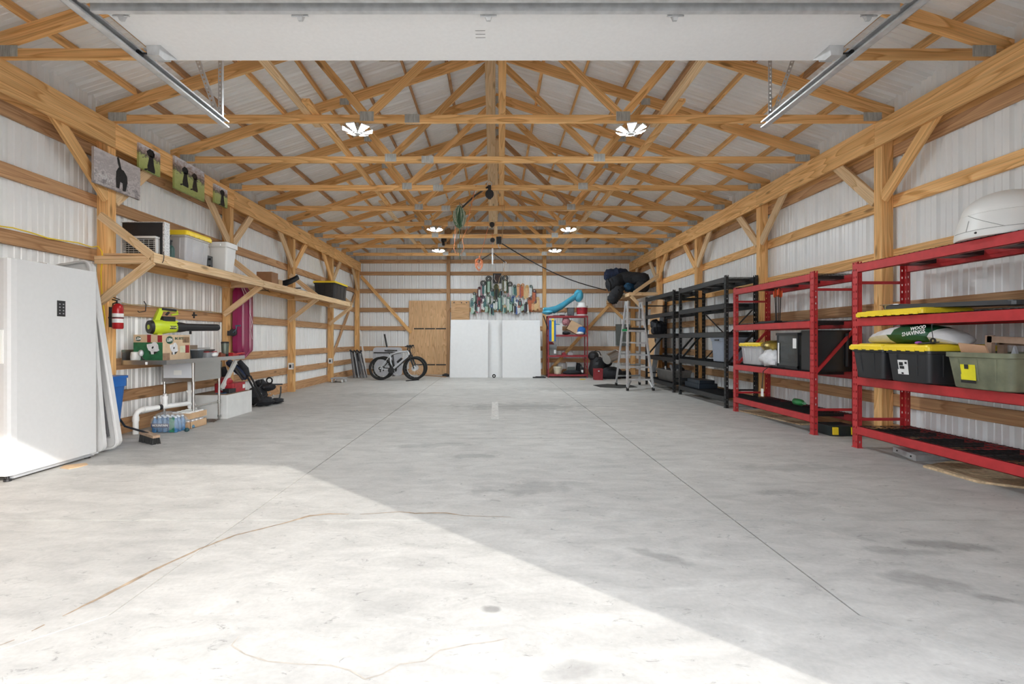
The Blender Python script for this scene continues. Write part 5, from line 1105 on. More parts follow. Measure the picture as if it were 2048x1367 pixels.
t = thing('dark_tub', 'dark smoky tub behind the bucket on the red unit', 'tub'); mb = MB(); mb.rbox(2.20, 2.42, 14.15, 14.35, LV[0], LV[0] + .24, .03, 2, .02, .02); part('body', mb, pm('smoke_tub', (.12, .13, .14), .4), t); mb = MB(); mb.rbox(2.19, 2.43, 14.14, 14.36, LV[0] + .24, LV[0] + .255, .03, 2); part('lid', mb, BLACK, t)
mb = MB(); mb.box(1.75, 2.1, 14.0, 14.2, LV[0], LV[0] + .02); mb.box(1.95, 2.3, 14.02, 14.12, LV[0] + .02, LV[0] + .035); solo('flat_tools', 'thin dark flat pieces under the blue slide', 'pieces', mb, BLACK)
t = thing('spirit_level', 'tall blue case with yellow strip standing on the red shelf unit', 'level')
z2, z3 = LV[1], LV[2]
p, q2 = P(1096, 682, 13.93), P(1111, 637, 13.93); mb = MB(); mb.box(p.x + .03, q2.x, 13.86, 13.945, p.z, q2.z - .05); part('case', mb, BLUE, t); mb = MB(); mb.box(p.x + .10, p.x + .17, 13.85, 13.86, p.z, q2.z); part('yellow_strip', mb, YEL, t); mb = MB(); mb.lathe((p.x + .135, 13.85, q2.z - .06), [(.02, -.004), (.02, 0)], 10, 'y'); part('hole', mb, BLACK, t)
t = thing('cardboard_box', 'white printed box on the second shelf of the red unit', 'box'); carton(t, 1.73, 2.02, 14.0, 14.25, z2, z2 + .34, pm('white_card', (.66, .64, .62), .7, 0, .06)); mb = MB(); mb.box(1.80, 1.95, 13.997, 14.0, z2 + .30, z2 + .325); part('print', mb, pm('teal_print', (.05, .25, .28), .5), t)
t = thing('cardboard_box', 'tan carton tipped on its edge on the red unit', 'box')
mb = MB(); mb.box(2.20, 2.58, 14.02, 14.25, z2 + .06, z2 + .36); mb.rot(0, (2.4, 14.1, z2 + .2), .5, 'Y'); lo = min(v[2] for v in mb.v); mb.v = [(x, y, z - lo + z2) for x, y, z in mb.v]; part('carton', mb, CARD, t)
mb = crumple((2.14, 14.06, z2 + .40), (.12, .1, .13), 31, 12, 8, .25); solo('pink_cloth', 'pink crumpled cloth hung over the tipped carton', 'cloth', mb, pm('rose_cloth', (.42, .18, .20), .8, 0, .3, 20), smooth=True)
mb = crumple((2.60, 14.03, z2 + .12), (.14, .12, .13), 33, 14, 8, .2, zmin=z2); mb.m = 1; mb.ball((2.56, 13.98, z2 + .05), (.12, .08, .05), 10, 6, .2, random.Random(2), z2); solo('plastic_bag', 'blue and white packet on the right end of the red unit', 'bag', mb, [BLUE, WHITE], smooth=True)
mb = crumple((2.14, 14.02, z2 + .05), (.13, .1, .05), 35, 12, 6, .3, zmin=z2); solo('dark_bag', 'low dark bag beside the tipped carton', 'bag', mb, DARK, smooth=True)
t = thing('tool_case', 'grey tool case with white sticker on the third shelf of the red unit', 'tool case'); mb = MB(); mb.rbox(1.64, 1.85, 14.0, 14.2, z3, z3 + .32, .02, 2); part('case', mb, pm('case_grey', (.16, .16, .155), .5), t); mb = MB(); mb.box(1.77, 1.83, 13.997, 14.0, z3 + .05, z3 + .16); part('sticker', mb, WHITE, t)
for k in range(3): mb = MB(); mb.rbox(1.63, 1.86, 13.99, 14.21, z3 + .24 + k * .03, z3 + .255 + k * .03, .02, 2); part('lid_ridge', mb, GREYP, t)
mb = MB(); mb.rbox(1.60, 1.80, 14.22, 14.36, z3, z3 + .36, .02, 2); mb.rbox(1.63, 1.77, 14.24, 14.34, z3 + .36, z3 + .4, .02, 2); solo('red_can', 'dark red can behind the grey tool case', 'can', mb, REDD)
mb = MB(); mb.rbox(2.02, 2.14, 14.05, 14.18, z3, z3 + .06, .01, 2); mb.cyl((2.04, 14.1, z3 + .06), (2.12, 14.1, z3 + .08), .02, n=8); solo('red_fitting', 'small dark red fitting on the third shelf of the red unit', 'fitting', mb, REDD)
mb = MB(); mb.rbox(2.2, 2.36, 14.1, 14.25, z3, z3 + .07, .01, 2); mb.box(2.22, 2.34, 14.12, 14.23, z3 + .07, z3 + .085); solo('grey_case', 'small grey case right of the red fitting', 'case', mb, GREYP)
z4 = LV[3]
t = thing('small_pail', 'small white pail on the bottom shelf of the red unit', 'pail'); c = V(1.90, 14.12, z4); mb = MB(); mb.lathe(c, [(.10, 0), (.11, .02), (.125, .19), (.135, .195), (.135, .22), (.11, .225)], 20); part('body', mb, pm('cream_plastic', (.70, .66, .50), .5), t, True); mb = MB(); mb.tube([c + V(.13 * math.cos(a_), -.05, .20 - .14 * math.sin(a_)) for a_ in [i * math.pi / 8 for i in range(9)]], .005, 5); part('bail', mb, WHITE, t)
t = thing('food_container', 'clear lidded tub with dark contents on the bottom shelf', 'container'); mb = MB(); mb.rbox(2.16, 2.46, 14.05, 14.3, z4 + .12, z4 + .36, .03, 2, .02, .02); part('tub', mb, CLEAR, t); mb = MB(); mb.rbox(2.18, 2.42, 14.06, 14.28, z4, z4 + .22, .02, 2); part('contents', mb, pm('murky', (.08, .09, .085), .5), t)
mb = crumple((2.33, 14.02, z4 + .05), (.27, .1, .07), 41, 16, 6, .35, zmin=z4); solo('dark_bag', 'flat black heap at the front of the bottom shelf', 'bag', mb, DARK, smooth=True)
t = thing('oil_bottle', 'black bottle with white label at the right of the bottom shelf', 'bottle'); mb = MB(); mb.rbox(2.56, 2.68, 14.02, 14.12, z4, z4 + .2, .02, 2); mb.lathe((2.60, 14.07, z4 + .2), [(.04, 0), (.018, .05), (.018, .09)], 12); part('body', mb, BLACK, t); mb = MB(); mb.box(2.59, 2.65, 14.017, 14.02, z4 + .05, z4 + .13); part('label_patch', mb, WHITE, t)
mb = crumple((2.52, 14.25, z4 + .16), (.14, .1, .17), 43, 12, 8, .25, zmin=z4); solo('dark_bag', 'upright black sack behind the oil bottle', 'bag', mb, DARK, smooth=True)
mb = MB(); d = H * F / (759 - CY); mb.beam(V((1160 - CX) * d / F, d, .012), V((1171 - CX) * d / F, d + .05, .012), .02, .03); solo('yellow_scrap', 'yellow scrap on the floor in front of the red unit', 'scrap', mb, YEL)
# pile right of the unit
GL = ('upright black sports bag between the red unit and the steel pot', 'widest low black bag on the floor right of the red tool box', 'small black bag on top of the upright one by the red unit', 'dark bag under the steel pot', 'low dark bag on the floor behind the ladder')
for i, (px, py, d, rx, ry, rz) in enumerate(((1195, 735, 13.9, .26, .3, .32), (1222, 748, 13.7, .36, .3, .22), (1187, 712, 14.0, .16, .2, .15), (1210, 724, 13.85, .22, .2, .15), (1248, 752, 13.9, .2, .2, .16))):
    t = thing('sports_bag', GL[i], 'bag', 'black bags heaped right of the red unit'); c = P(px, py, d)
    mb = crumple(c, (rx, ry, rz), 50 + i, 18, 10, .16, zmin=.0); part('bag_body', mb, DARK if i % 2 else pm('bag_black', (.012, .012, .014), .6, 0, .4, 18), t, True)
    p = c + V(-rx * .4, -ry * .7, rz * .6); mb = MB(); mb.tube([p, p + V(.08, -.05, .08), p + V(.2, -.03, .05), p + V(.26, .02, -.06)], .014, 6); part('strap', mb, BLACK, t)
t = thing('tool_box', 'small dark red metal tool box on the floor by the black bags', 'tool box')
d = 13.15; a, b2 = P(1189, 760, d), P(1206, 737, d); mb = MB(); mb.rbox(a.x, b2.x, d, d + .2, 0, b2.z - .05, .01, 1); part('body', mb, REDD, t); mb = MB(); mb.rbox(a.x - .004, b2.x + .004, d - .004, d + .204, b2.z - .05, b2.z, .01, 1, -.0); part('lid', mb, REDD, t); mb = MB(); mb.box(a.x + .1, a.x + .14, d - .01, d - .004, b2.z - .08, b2.z - .05); part('latch', mb, GALV, t)
t = thing('steel_pot', 'shiny steel pot lying tilted on the black bags', 'pot')
p, q2 = P(1213, 718, 13.45), P(1232, 709, 13.7); mb = MB(); mb.tube([p, q2], .15, 22); part('pot', mb, STAIN, t, True); ax_ = (q2 - p).normalized(); mb = MB(); mb.tube([q2, q2 + ax_ * .012], .16, 22); part('rim', mb, STAIN, t, True)
t = thing('electric_panel', 'grey electrical panel box on the back wall behind the ladder', 'electric panel'); a, b2 = P(1231, 690, DW), P(1258, 648, DW); mb = MB(); mb.rbox(a.x, b2.x, DW - .11, DW, a.z, b2.z, .008, 1); part('box', mb, pm('panel_grey', (.17, .19, .18), .45, .2), t); mb = MB(); mb.rbox(a.x + .03, b2.x - .03, DW - .118, DW - .11, a.z + .03, b2.z - .03, .003, 1); o = part('cover', mb, pm('panel_grey', 0), t)
mb = MB(); mb.cyl((b2.x - .1, DW - .05, 0), (b2.x - .1, DW - .05, a.z), .022, n=10); part('conduit', mb, GALV, t)
# corner loft
t = thing('corner_shelf', 'rough pine corner loft shelf above the ladder carrying dark bags', 'shelf')
ZL = P(0, 586, 12.6).z; XL = 3.62
board('arm', t, (4.39, 12.60, ZL - .02), (XL, 12.60, ZL - .02), .09, .038, PINE_L); board('front_board', t, (XL + .02, 12.62, ZL - .03), (XL + .02, 15.16, ZL - .03), .09, .038, PINE_L)
board('brace', t, P(1268, 585, 12.56), P(1322, 547, 12.56), .089, .038, PINE_L); board('brace', t, P(1262, 592, 12.56), P(1294, 625, 12.56), .089, .038, PINE_L); board('brace', t, (XL + .02, 15.12, ZL - .06), P(1250, 640, 15.1), .089, .038, PINE)
mb = MB(); mb.box(XL + .04, 4.40, 12.64, 15.16, ZL + .0, ZL + .018); part('deck', mb, PLY, t)
def bag(name, label, pts, mat, n=18):
    r = random.Random(len(label)); PP = []; RR = []
    for a_, b_ in zip(pts, pts[1:]):
        for k in range(4): u = k / 4; PP.append(P(*a_[:3]).lerp(P(*b_[:3]), u)); RR.append((a_[3] + (b_[3] - a_[3]) * u) * r.uniform(.9, 1.1))
    PP.append(P(*pts[-1][:3])); RR.append(pts[-1][3]); mb = MB(); mb.tube(PP, RR, n)
    mb.v = [(x + r.uniform(-.016, .016), y + r.uniform(-.016, .016), z + r.uniform(-.014, .014)) for x, y, z in mb.v]; return solo(name, label, 'bag', mb, mat, smooth=True)
bag('sleeping_bag', 'long black rolled bag lying over the corner loft', [(1212, 571, 13.4, .05), (1216, 570, 13.4, .17), (1228, 568, 13.4, .20), (1245, 558, 13.5, .20), (1270, 556, 13.3, .19), (1292, 558, 13.0, .17), (1298, 558, 12.95, .05)], DARK)
bag('duffel_bag', 'navy duffel bag on top of the black bags in the corner loft', [(1209, 551, 13.7, .08), (1213, 551, 13.7, .17), (1232, 549, 13.7, .19), (1252, 546, 13.8, .12), (1256, 546, 13.8, .04)], NAVY)
bag('sleeping_bag', 'black bag drooping over the front edge of the corner loft', [(1246, 574, 13.2, .06), (1238, 580, 13.15, .14), (1229, 592, 13.1, .17), (1224, 602, 13.1, .14), (1222, 606, 13.1, .06)], DARK)
bag('stuff_sack', 'blue sack under the black bags in the corner loft', [(1247, 574, 13.3, .05), (1254, 574, 13.3, .14), (1268, 573, 13.5, .16), (1284, 572, 13.7, .14), (1290, 571, 13.7, .05)], pm('sack_blue', (.012, .07, .15), .7, 0, .4, 18))
bag('sleeping_bag', 'dark bag filling the back of the corner loft under the braces', [(1272, 576, 13.2, .1), (1282, 572, 13.1, .18), (1292, 571, 13.0, .18), (1298, 571, 12.95, .08)], DARK)
# ------------------------------------------------------------------ step ladder, mat
t = thing('step_ladder', 'aluminium multi-position ladder standing open in the back right corner', 'ladder')
fl, fr = V((1255 - CX) * 10.42 / F, 10.42, 0), V((1307 - CX) * 10.42 / F, 10.42, 0); rl, rr = V((1232 - CX) * 11.6 / F, 11.6, 0), V((1279 - CX) * 11.8 / F, 11.8, 0)
tl, tr_ = P(1255, 602, 11.0), P(1283, 604, 11.0)
for a, b2 in ((fl, tl), (fr, tr_), (rl, tl + V(-.02, .06, 0)), (rr, tr_ + V(-.02, .06, 0))):
    mb = MB(); mb.beam(a + V(0, 0, .05), b2, .075, .03, up=(0, 1, 0)); part('rail', mb, ALU, t)
    mb = MB(); mb.beam(a, a + (b2 - a) * .035, .085, .04, up=(0, 1, 0)); part('foot', mb, RUB, t)
for a, b2, a2, b3 in ((fl, tl, fr, tr_), (rl, tl, rr, tr_)):
    for k in range(7):
        u = .12 + k * .135
        if u > .97: continue
        mb = MB(); mb.beam(a + (b2 - a) * u, a2 + (b3 - a2) * u, .035, .06); part('rung', mb, ALU, t)
for a, b2, o in ((fl, tl, fr), (fr, tr_, fl)):
    mb = MB(); p = a + (b2 - a) * .12; q2 = p + (o - a).normalized() * .09; mb.beam(a + (b2 - a) * .03, q2 + V(0, 0, .0), .03, .02); part('rung_brace', mb, ALU, t)
for a, b2, w in ((fl, tl, .55), (fr, tr_, .55)): mb = MB(); mb.beam(a + (b2 - a) * .05, a + (b2 - a) * .62, .085, .036, up=(0, 1, 0)); part('outer_rail', mb, ALU, t)
mb = MB(); mb.beam(fl + (tl - fl) * .685 + V(-.05, 0, 0), fr + (tr_ - fr) * .685 + V(.05, 0, 0), .05, .05); part('hinge_lock', mb, BLACK, t)
mb = MB(); mb.beam(fl + (tl - fl) * .665 + V(-.13, -.02, 0), fl + (tl - fl) * .665 + V(.02, -.02, 0), .05, .03); part('lock_knob', mb, pm('lock_green', (.03, .35, .12), .4), t)
mb = MB(); d = 1073 / 94; pts = [V((px - CX) * (H * F / (py - CY)) / F, H * F / (py - CY), .001) for px, py in ((1186, 770), (1215, 767.5), (1262, 770), (1275, 774), (1240, 776), (1200, 774))]; mb.prism(pts, (0, 0, .006)); solo('floor_mat', 'flat black mat on the floor under the ladder', 'mat', mb, pm('mat_black', (.022, .022, .02), .8))
# ------------------------------------------------------------------ steel racks on the right
def rack(name, label, y0, y1, zl, zt, mat, x0=3.83, x1=4.385, deckm=None, bh=.09):
    t = thing(name, label, 'rack'); w = .075 if mat is REDP else .06
    for x in (x0, x1 - .045):
        for y in (y0, y1 - w):
            mb = MB(); front = x == x0; xf = x if front else x + .042
            # perforated channel: aisle face and the two webs are ladders with real slots
            n = int(zt / .075)
            def lad(fn):
                for i in range(n):
                    za, zb = zt * i / n, zt * (i + 1) / n; fn(za, zb - .022, 0); fn(zb - .022, zb, 1)
            def face(za, zb, slot):
                if slot: mb.box(xf, xf + .003, y, y + w * .22, za, zb); mb.box(xf, xf + .003, y + w * .36, y + w * .64, za, zb); mb.box(xf, xf + .003, y + w * .78, y + w, za, zb)
                else: mb.box(xf, xf + .003, y, y + w, za, zb)
            lad(face)
            for yy in (y, y + w - .003):
                def web(za, zb, slot):
                    if slot: mb.box(x, x + .016, yy, yy + .003, za, zb); mb.box(x + .028, x + .045, yy, yy + .003, za, zb)
                    else: mb.box(x, x + .045, yy, yy + .003, za, zb)
                lad(web)
            mb.box(x - .008, x + .053, y - .006, y + w + .006, 0, .006)
            part('post', mb, mat, t)
    for z in zl:
        for x in (x0 - .004, x1 - .036):
            mb = MB(); s = 1
            mb.box(x, x + .04, y0 + w, y1 - w, z - bh, z - bh + .004); mb.box(x, x + .004, y0 + w, y1 - w, z - bh, z); mb.box(x, x + .022, y0 + w, y1 - w, z - .004, z); mb.box(x + .036, x + .04, y0 + w, y1 - w, z - bh, z - .03); mb.box(x, x + .04, y0 + w - .004, y0 + w, z - bh, z); mb.box(x, x + .04, y1 - w, y1 - w + .004, z - bh, z)
            part('beam', mb, mat, t)
        npn = 2
        for k in range(npn):
            ya, yb = y0 + w + .01 + (y1 - y0 - 2 * w - .02) * k / npn, y0 + w + .01 + (y1 - y0 - 2 * w - .02) * (k + 1) / npn - .01
            mb = MB(); xa, xb = x0 + .006, x1 - .006
            n = int((yb - ya) / .05)
            for i in range(n + 1): y = ya + (yb - ya) * i / n; mb.beam((xa, y, z + .003), (xb, y, z + .003), .0045, .0045)
            for i in range(6): x = xa + (xb - xa) * i / 5; mb.beam((x, ya, z - .001), (x, yb, z - .001), .0045, .0045)
            o = part('wire_deck', mb, deckm or RACKB, t, kind='stuff')
            for i in range(2): y = ya + (yb - ya) * (i + .5) / 2; mb = MB(); mb.box(x0 + .04, x1 - .04, y - .09, y + .09, z - .045, z - .041); mb.box(x0 + .04, x1 - .04, y - .09, y - .086, z - .041, z - .004); mb.box(x0 + .04, x1 - .04, y + .086, y + .09, z - .041, z - .004); part('deck_channel', mb, deckm or RACKB, o)
    for y in (y0 + w * .5, y1 - w * .5):
        for z in (zt - .22, .30): mb = MB(); mb.beam((x0 + .04, y, z), (x1 - .04, y, z), .03, .02); part('end_bar', mb, mat, t)
        mb = MB(); mb.beam((x0 + .04, y, .74), (x1 - .04, y, 1.27), .035, .022); part('end_brace', mb, mat, t)
    return t
ZR = [1.945, 1.375, .755, .235]; ZB = [2.19, 1.75, 1.27, .75, .19]
WIRE = pm('deck_wire', (.035, .034, .036), .4, .4, .2)
rack('storage_rack', 'red steel storage rack at the right edge holding lidded totes', 3.02, 5.0, ZR, 1.97, REDP, deckm=WIRE)
rack('storage_rack', 'red steel storage rack between the black racks and the tote rack', 5.60, 7.50, ZR, 1.97, REDP, deckm=WIRE)
tk = rack('storage_rack', 'black steel storage rack holding one grey tote', 7.78, 9.78, ZB, 2.22, RACKB, 3.85, 4.385)
rack('storage_rack', 'black steel storage rack farthest back beside the ladder', 10.06, 11.95, ZB, 2.22, RACKB, 3.85, 4.385)
# X braces at the back of a black rack
for (ya, yb) in ((7.9, 9.7), (10.2, 11.85)):
    for s in (0, 1): pass
mb = MB(); mb.beam((4.37, 7.9, ZB[3] - .0), (4.37, 9.66, ZB[1] - .1), .03, .006, up=(1, 0, 0)); part('cross_brace', mb, RACKB, tk)
mb = MB(); mb.beam((4.362, 9.66, ZB[3]), (4.362, 7.9, ZB[1] - .1), .03, .006, up=(1, 0, 0)); part('cross_brace', mb, RACKB, tk)
# ---- near red rack: totes
GBLK = pm('tote_black', (.028, .029, .032), .38, 0, .1, 6)
zs = ZR[2] + .006
t = thing('storage_tote', 'black tote with yellow lid at the far end of the near red rack', 'tote', 'black and yellow totes on the near red rack'); tub(t, 3.70, 4.33, 4.46, 4.86, zs, zs + .30, GBLK, .04, .035, ribs=['x0', 'y0']); lid(t, 3.70, 4.33, 4.46, 4.86, zs + .30, YEL, .045)
mb = MB(); mb.box(3.71, 3.76, 4.70, 4.84, zs + .32, zs + .328); part('tape', mb, pm('tape_blue', (.03, .10, .16), .5), t, label='blue tape on the lid')
t = thing('storage_tote', 'black tote with yellow lid and white paper label, beside the olive tote', 'tote', 'black and yellow totes on the near red rack'); tub(t, 3.70, 4.33, 3.98, 4.44, zs, zs + .30, GBLK, .04, .035, ribs=['x0', 'y0']); lid(t, 3.70, 4.33, 3.98, 4.44, zs + .30, YEL, .045)
def sheet(par, x, y0, y1, z0, z1, mat, name, tilt=.03): 
    mb = MB(); mb.hexa([(x, y0, z0), (x, y1, z0), (x + .002, y1, z0), (x + .002, y0, z0)], [(x - tilt, y0, z1), (x - tilt, y1, z1), (x - tilt + .002, y1, z1), (x - tilt + .002, y0, z1)]); return part(name, mb, mat, par)
sheet(t, 3.725, 4.20, 4.31, zs + .07, zs + .20, WHITE, 'paper_label', .012); sheet(t, 3.7235, 4.20, 4.31, zs + .09, zs + .115, YEL, 'label_stripe', .002)
for (a, b2, c, d) in ((4.25, 4.29, .15, .18), (4.24, 4.285, .12, .145), (4.21, 4.23, .165, .185), (4.25, 4.27, .073, .088)): sheet(t, 3.7222 - (c - .07) * .09, a, b2, zs + c, zs + d, BLACK, 'label_print', .002)
OLIVE = pm('olive_plastic', (.19, .20, .13), .5, 0, .25, 10)
t = thing('storage_tote', 'dirty olive green open tote with yellow sticker on the near red rack', 'tote'); tub(t, 3.70, 4.34, 3.34, 3.86, zs, zs + .285, OLIVE, .05, .04, ribs=['x0', 'y0'])
sheet(t, 3.728, 3.615, 3.73, zs + .065, zs + .19, pm('sticker_yellow', (.78, .70, .02), .5), 'sticker', .010); sheet(t, 3.7265, 3.615, 3.73, zs + .045, zs + .068, BLACK, 'sticker_band', .002); sheet(t, 3.7165, 3.665, 3.695, zs + .155, zs + .19, BLACK, 'sticker_logo', .003); sheet(t, 3.7262, 3.62, 3.665, zs + .05, zs + .063, WHITE, 'sticker_text', .001)
# wooden frames and offcuts standing in the olive tote
for i, (x, y0, y1, z1, w, lab) in enumerate(((3.98, 3.30, 3.78, .42, .03, 'pale wooden frame rail standing in the olive tote'), (4.10, 3.25, 3.80, .40, .025, 'second wooden frame rail behind in the olive tote'))):
    mb = MB(); mb.beam((x, y0 + .06, zs + z1 - .05), (x, y1 - .02, zs + z1 - .03), .05, .03); mb.beam((x, y1 - .03, zs + .05), (x, y1 - .03, zs + z1), .05, .03, up=(0, 1, 0)); mb.beam((x, y0 + .09, zs + .05), (x, y0 + .09, zs + z1 - .04), .05, .03, up=(0, 1, 0)); solo('wood_frame', lab, 'frame', mb, pm('frame_wood', (.36, .24, .17), .6, 0, .15, 20))
mb = MB(); mb.prism([(3.86, 3.58, zs + .1), (3.86, 3.80, zs + .1), (3.80, 3.83, zs + .36), (3.80, 3.62, zs + .34)], (.012, 0, 0)); solo('hardboard_sheet', 'orange-tan board leaning out of the olive tote', 'board', mb, pm('tan_board', (.60, .36, .22), .6))
mb = MB(); mb.prism([(3.88, 3.42, zs + .1), (3.88, 3.56, zs + .1), (3.88, 3.49, zs + .34)], (.02, 0, 0)); solo('grey_wedge', 'grey triangular offcut in the olive tote', 'offcut', mb, GREYP)
# shavings bag on the lids
t = thing('shavings_bag', 'white and green plastic sack lying across the yellow lids', 'sack')
zt_ = zs + .345
vs = []; r = random.Random(9); nU, nV = 22, 12; mb = MB()
for i in range(nU + 1):
    u = i / nU; y = 4.86 - u * .92; wz = .178 * (math.sin(math.pi * min(1, max(0, u * 1.0))) ** .45); wx = .21 * (math.sin(math.pi * u) ** .3) + .01
    for j in range(nV):
        a = 2 * math.pi * j / nV; k = 1 + r.uniform(-.05, .05); vs.append((3.98 + wx * math.cos(a) * k, y, zt_ + max(.0, .5 * wz + .55 * wz * math.sin(a) * k)))
fs = [(i * nV + j, i * nV + (j + 1) % nV, (i + 1) * nV + (j + 1) % nV, (i + 1) * nV + j) for i in range(nU) for j in range(nV)] + [tuple(range(nV)), tuple(range(nU * nV, (nU + 1) * nV))]
mb.add(vs, fs)
mb.mi = [1 if (9 <= (i // nV) <= 17 and (i % nV) in (2, 3, 4, 5, 6, 7) and (i // nV) + (i % nV) * .6 > 12) else 0 for i in range(nU * nV)] + [0, 0]
part('sack', mb, [pm('sack_white', (.72, .72, .72), .45, 0, .08, 14, bump=.4), pm('sack_green', (.012, .09, .035), .45, 0, .15, 14)], t, True)
text('SHAVINGS', t, (3.765, 4.20, zt_ + .10), .05, WHITE, rot=(math.pi / 2 - .05, -.12, -math.pi / 2), bold=.001); text('WOOD', t, (3.79, 4.18, zt_ + .145), .045, WHITE, rot=(math.pi / 2 - .3, -.12, -math.pi / 2), bold=.001)
mb = MB(); mb.ball((3.74, 4.12, zs + .357), (.025, .03, .014), 10, 6); solo('plastic_toy', 'small purple toy on the yellow lid', 'toy', mb, pm('toy_purple', (.40, .10, .50), .4), smooth=True)
mb = MB(); mb.beam((3.72, 4.10, zs + .352), (3.80, 3.99, zs + .365), .012, .02); solo('black_strip', 'short black strip beside the purple toy', 'strip', mb, BLACK)
t = thing('tape_roll', 'black tape roll hanging on a cord by the sack', 'tape roll'); mb = MB(); mb.ring((3.755, 4.0, zs + .375), .02, .008, 'x', 16, 6); part('roll', mb, BLACK, t); mb = MB(); mb.tube([(3.755, 4.0, zs + .40), (3.76, 4.015, zs + .47), (3.765, 4.02, ZR[1] - .09)], .003, 5); part('cord', mb, BLACK, t)
# second level: lids, bowl
z2 = ZR[1] + .006
t = thing('tote_lid', 'loose yellow tote lid lying on the near red rack', 'lid'); lid(t, 3.80, 4.25, 4.15, 4.9, z2 + .014, YEL, .045, 'panel')
t = thing('tote_lid', 'dark grey tote lid leaning behind the yellow lid', 'lid'); mb = MB(); mb.rbox(3.95, 4.36, 3.55, 4.75, 0, .03, .05, 3); mb.rbox(4.0, 4.31, 3.62, 4.68, .03, .04, .05, 3); mb.rot(0, (4.15, 3.55, 0), .035, 'X'); mb.v = [(x, y, z + z2 + .035) for x, y, z in mb.v]; part('panel', mb, pm('lid_grey', (.06, .065, .07), .4), t)
t = thing('steel_bowl', 'stainless dog bowl standing on the lids of the near red rack', 'bowl'); mb = MB(); c = V(4.05, 4.72, z2 + .062); mb.lathe(c, [(.10, 0), (.085, .005), (.10, .05), (.125, .052), (.125, .056), (.095, .054), (.08, .012), (.02, .01)], 26); part('bowl', mb, STAIN, t, True)
# dome
t = thing('satellite_dome', 'white satellite dome on top of the near red rack', 'dome')
DOME = pm('dome_white', (.84, .84, .82), .4, 0, .03, 5); zt_ = ZR[0] + .006; cx, cy = 4.05, 3.70
mb = MB(); mb.lathe((cx, cy, zt_), [(.290, 0), (.298, .012), (.294, .05), (.262, .185), (.255, .19)], 44); part('base', mb, DOME, t, True)
mb = MB(); mb.lathe((cx, cy, zt_), [(.258, .18)] + [(.256 * math.cos(a), .188 + .185 * math.sin(a)) for a in [i * math.pi / 2 / 10 for i in range(11)]], 44); part('shell', mb, DOME, t, True)
SEAM = pm('seam_grey', (.35, .35, .34), .6)
def on(a, z):
    r_ = .2955 - .032 * max(0, (z - .05) / .135); return V(cx + r_ * math.cos(a), cy + r_ * math.sin(a), zt_ + z)
mb = MB(); mb.tube([on(math.radians(172 + 5 * k), .185 - .0135 * k) for k in range(11)], .0022, 5); part('seam', mb, SEAM, t)
mb = MB(); mb.tube([on(math.radians(150 + 5 * k), .052) for k in range(22)], .0022, 5); part('seam', mb, SEAM, t)
mb = MB(); mb.tube([on(math.radians(176), .055 + .012 * k) for k in range(8)], .0022, 5); part('seam', mb, SEAM, t)
mb = MB(); p = on(math.radians(158), .12); n_ = V(math.cos(math.radians(158)), math.sin(math.radians(158)), .2).normalized(); mb.beam(p + V(.012, -.005, -.05), p + V(.025, -.01, .05), .05, .012, up=(-n_.y, n_.x, 0)); part('bracket', mb, GALV, t)
mb = MB(); p = on(math.radians(190), .03); mb.ball(p, .009, 8, 6); part('screw', mb, BLACK, t)
# floor under the near rack
mb = MB(); a = [V((px - CX) * H / (py - CY), H * F / (py - CY), 0) for px, py in ((1786, 903), (1832, 922), (1935, 918), (1900, 897))]; a[2] = a[1] + V(.42, .05, 0); a[3] = a[0] + V(.42, .05, 0)
t = thing('metal_tray', 'grey galvanised tray on the floor under the near red rack', 'tray'); mb.prism(a, (0, 0, .055)); part('tray', mb, GALV, t)
for u in (.2, .8): mb = MB(); p = a[0] + (a[1] - a[0]) * u + V(-.003, 0, .03); mb.lathe(p, [(.008, -.003), (.008, .003)], 8, 'x'); part('hole', mb, BLACK, t)
OSB = pm('osb_board', (.60, .44, .27), .75, 0, .3, 35)
def floorboard(pts, th, lab):
    a = [V((px - CX) * H / (py - CY), H * F / (py - CY), .001) for px, py in pts]; mb = MB(); mb.prism(a, (0, 0, th)); solo('osb_offcut', lab, 'board', mb, OSB)
b0 = [(1846, 935), (1958, 966), (1990, 962), (2048, 955), (2020, 930), (1900, 926)]
floorboard([(1846, 934), (1956, 966), (2110, 985), (2110, 945), (1990, 928), (1900, 925)], .018, 'chipboard offcut on the floor under the near red rack')
floorboard([(1478, 822), (1600, 850), (1640, 850), (1600, 838), (1520, 820)], .016, 'chipboard offcut on the floor under the far red rack')
# ---- second red rack
z3, z2, z4 = ZR[2] + .006, ZR[1] + .006, ZR[3] + .006
t = thing('storage_tote', 'clear tote with yellow lid on the second red rack', 'tote'); tub(t, 3.87, 4.33, 6.82, 7.38, z3, z3 + .30, CLEAR, ribs=['x0', 'y0']); lid(t, 3.87, 4.33, 6.82, 7.38, z3 + .30, YEL, .04)
mb = crumple((4.1, 7.1, z3 + .13), (.18, .22, .12), 71, 14, 8, .15, zmin=z3 + .012); part('contents', mb, pm('murky_white', (.5, .5, .52), .6), t, True)
mb = crumple((3.94, 6.62, z3 + .12), (.15, .22, .13), 72, 18, 10, .3, zmin=z3); solo('plastic_bag', 'crumpled white shopping bag on the second red rack', 'bag', mb, pm('bag_white', (.72, .72, .74), .4, 0, .2, 12, bump=.5), smooth=True)
mb = crumple((3.99, 6.66, z3 + .29), (.14, .23, .08), 73, 18, 10, .3); solo('foil_bag', 'gold and dark foil bag on top of the white shopping bag', 'bag', mb, pm('gold_foil', (.42, .30, .06), .3, .6, .9, 6), smooth=True)
t = thing('glass_terrarium', 'black framed glass tank on the second red rack', 'tank')
x0, x1, y0, y1, zb, zt_ = 3.88, 4.33, 5.98, 6.42, z3 + .012, z3 + .46
mb = MB()
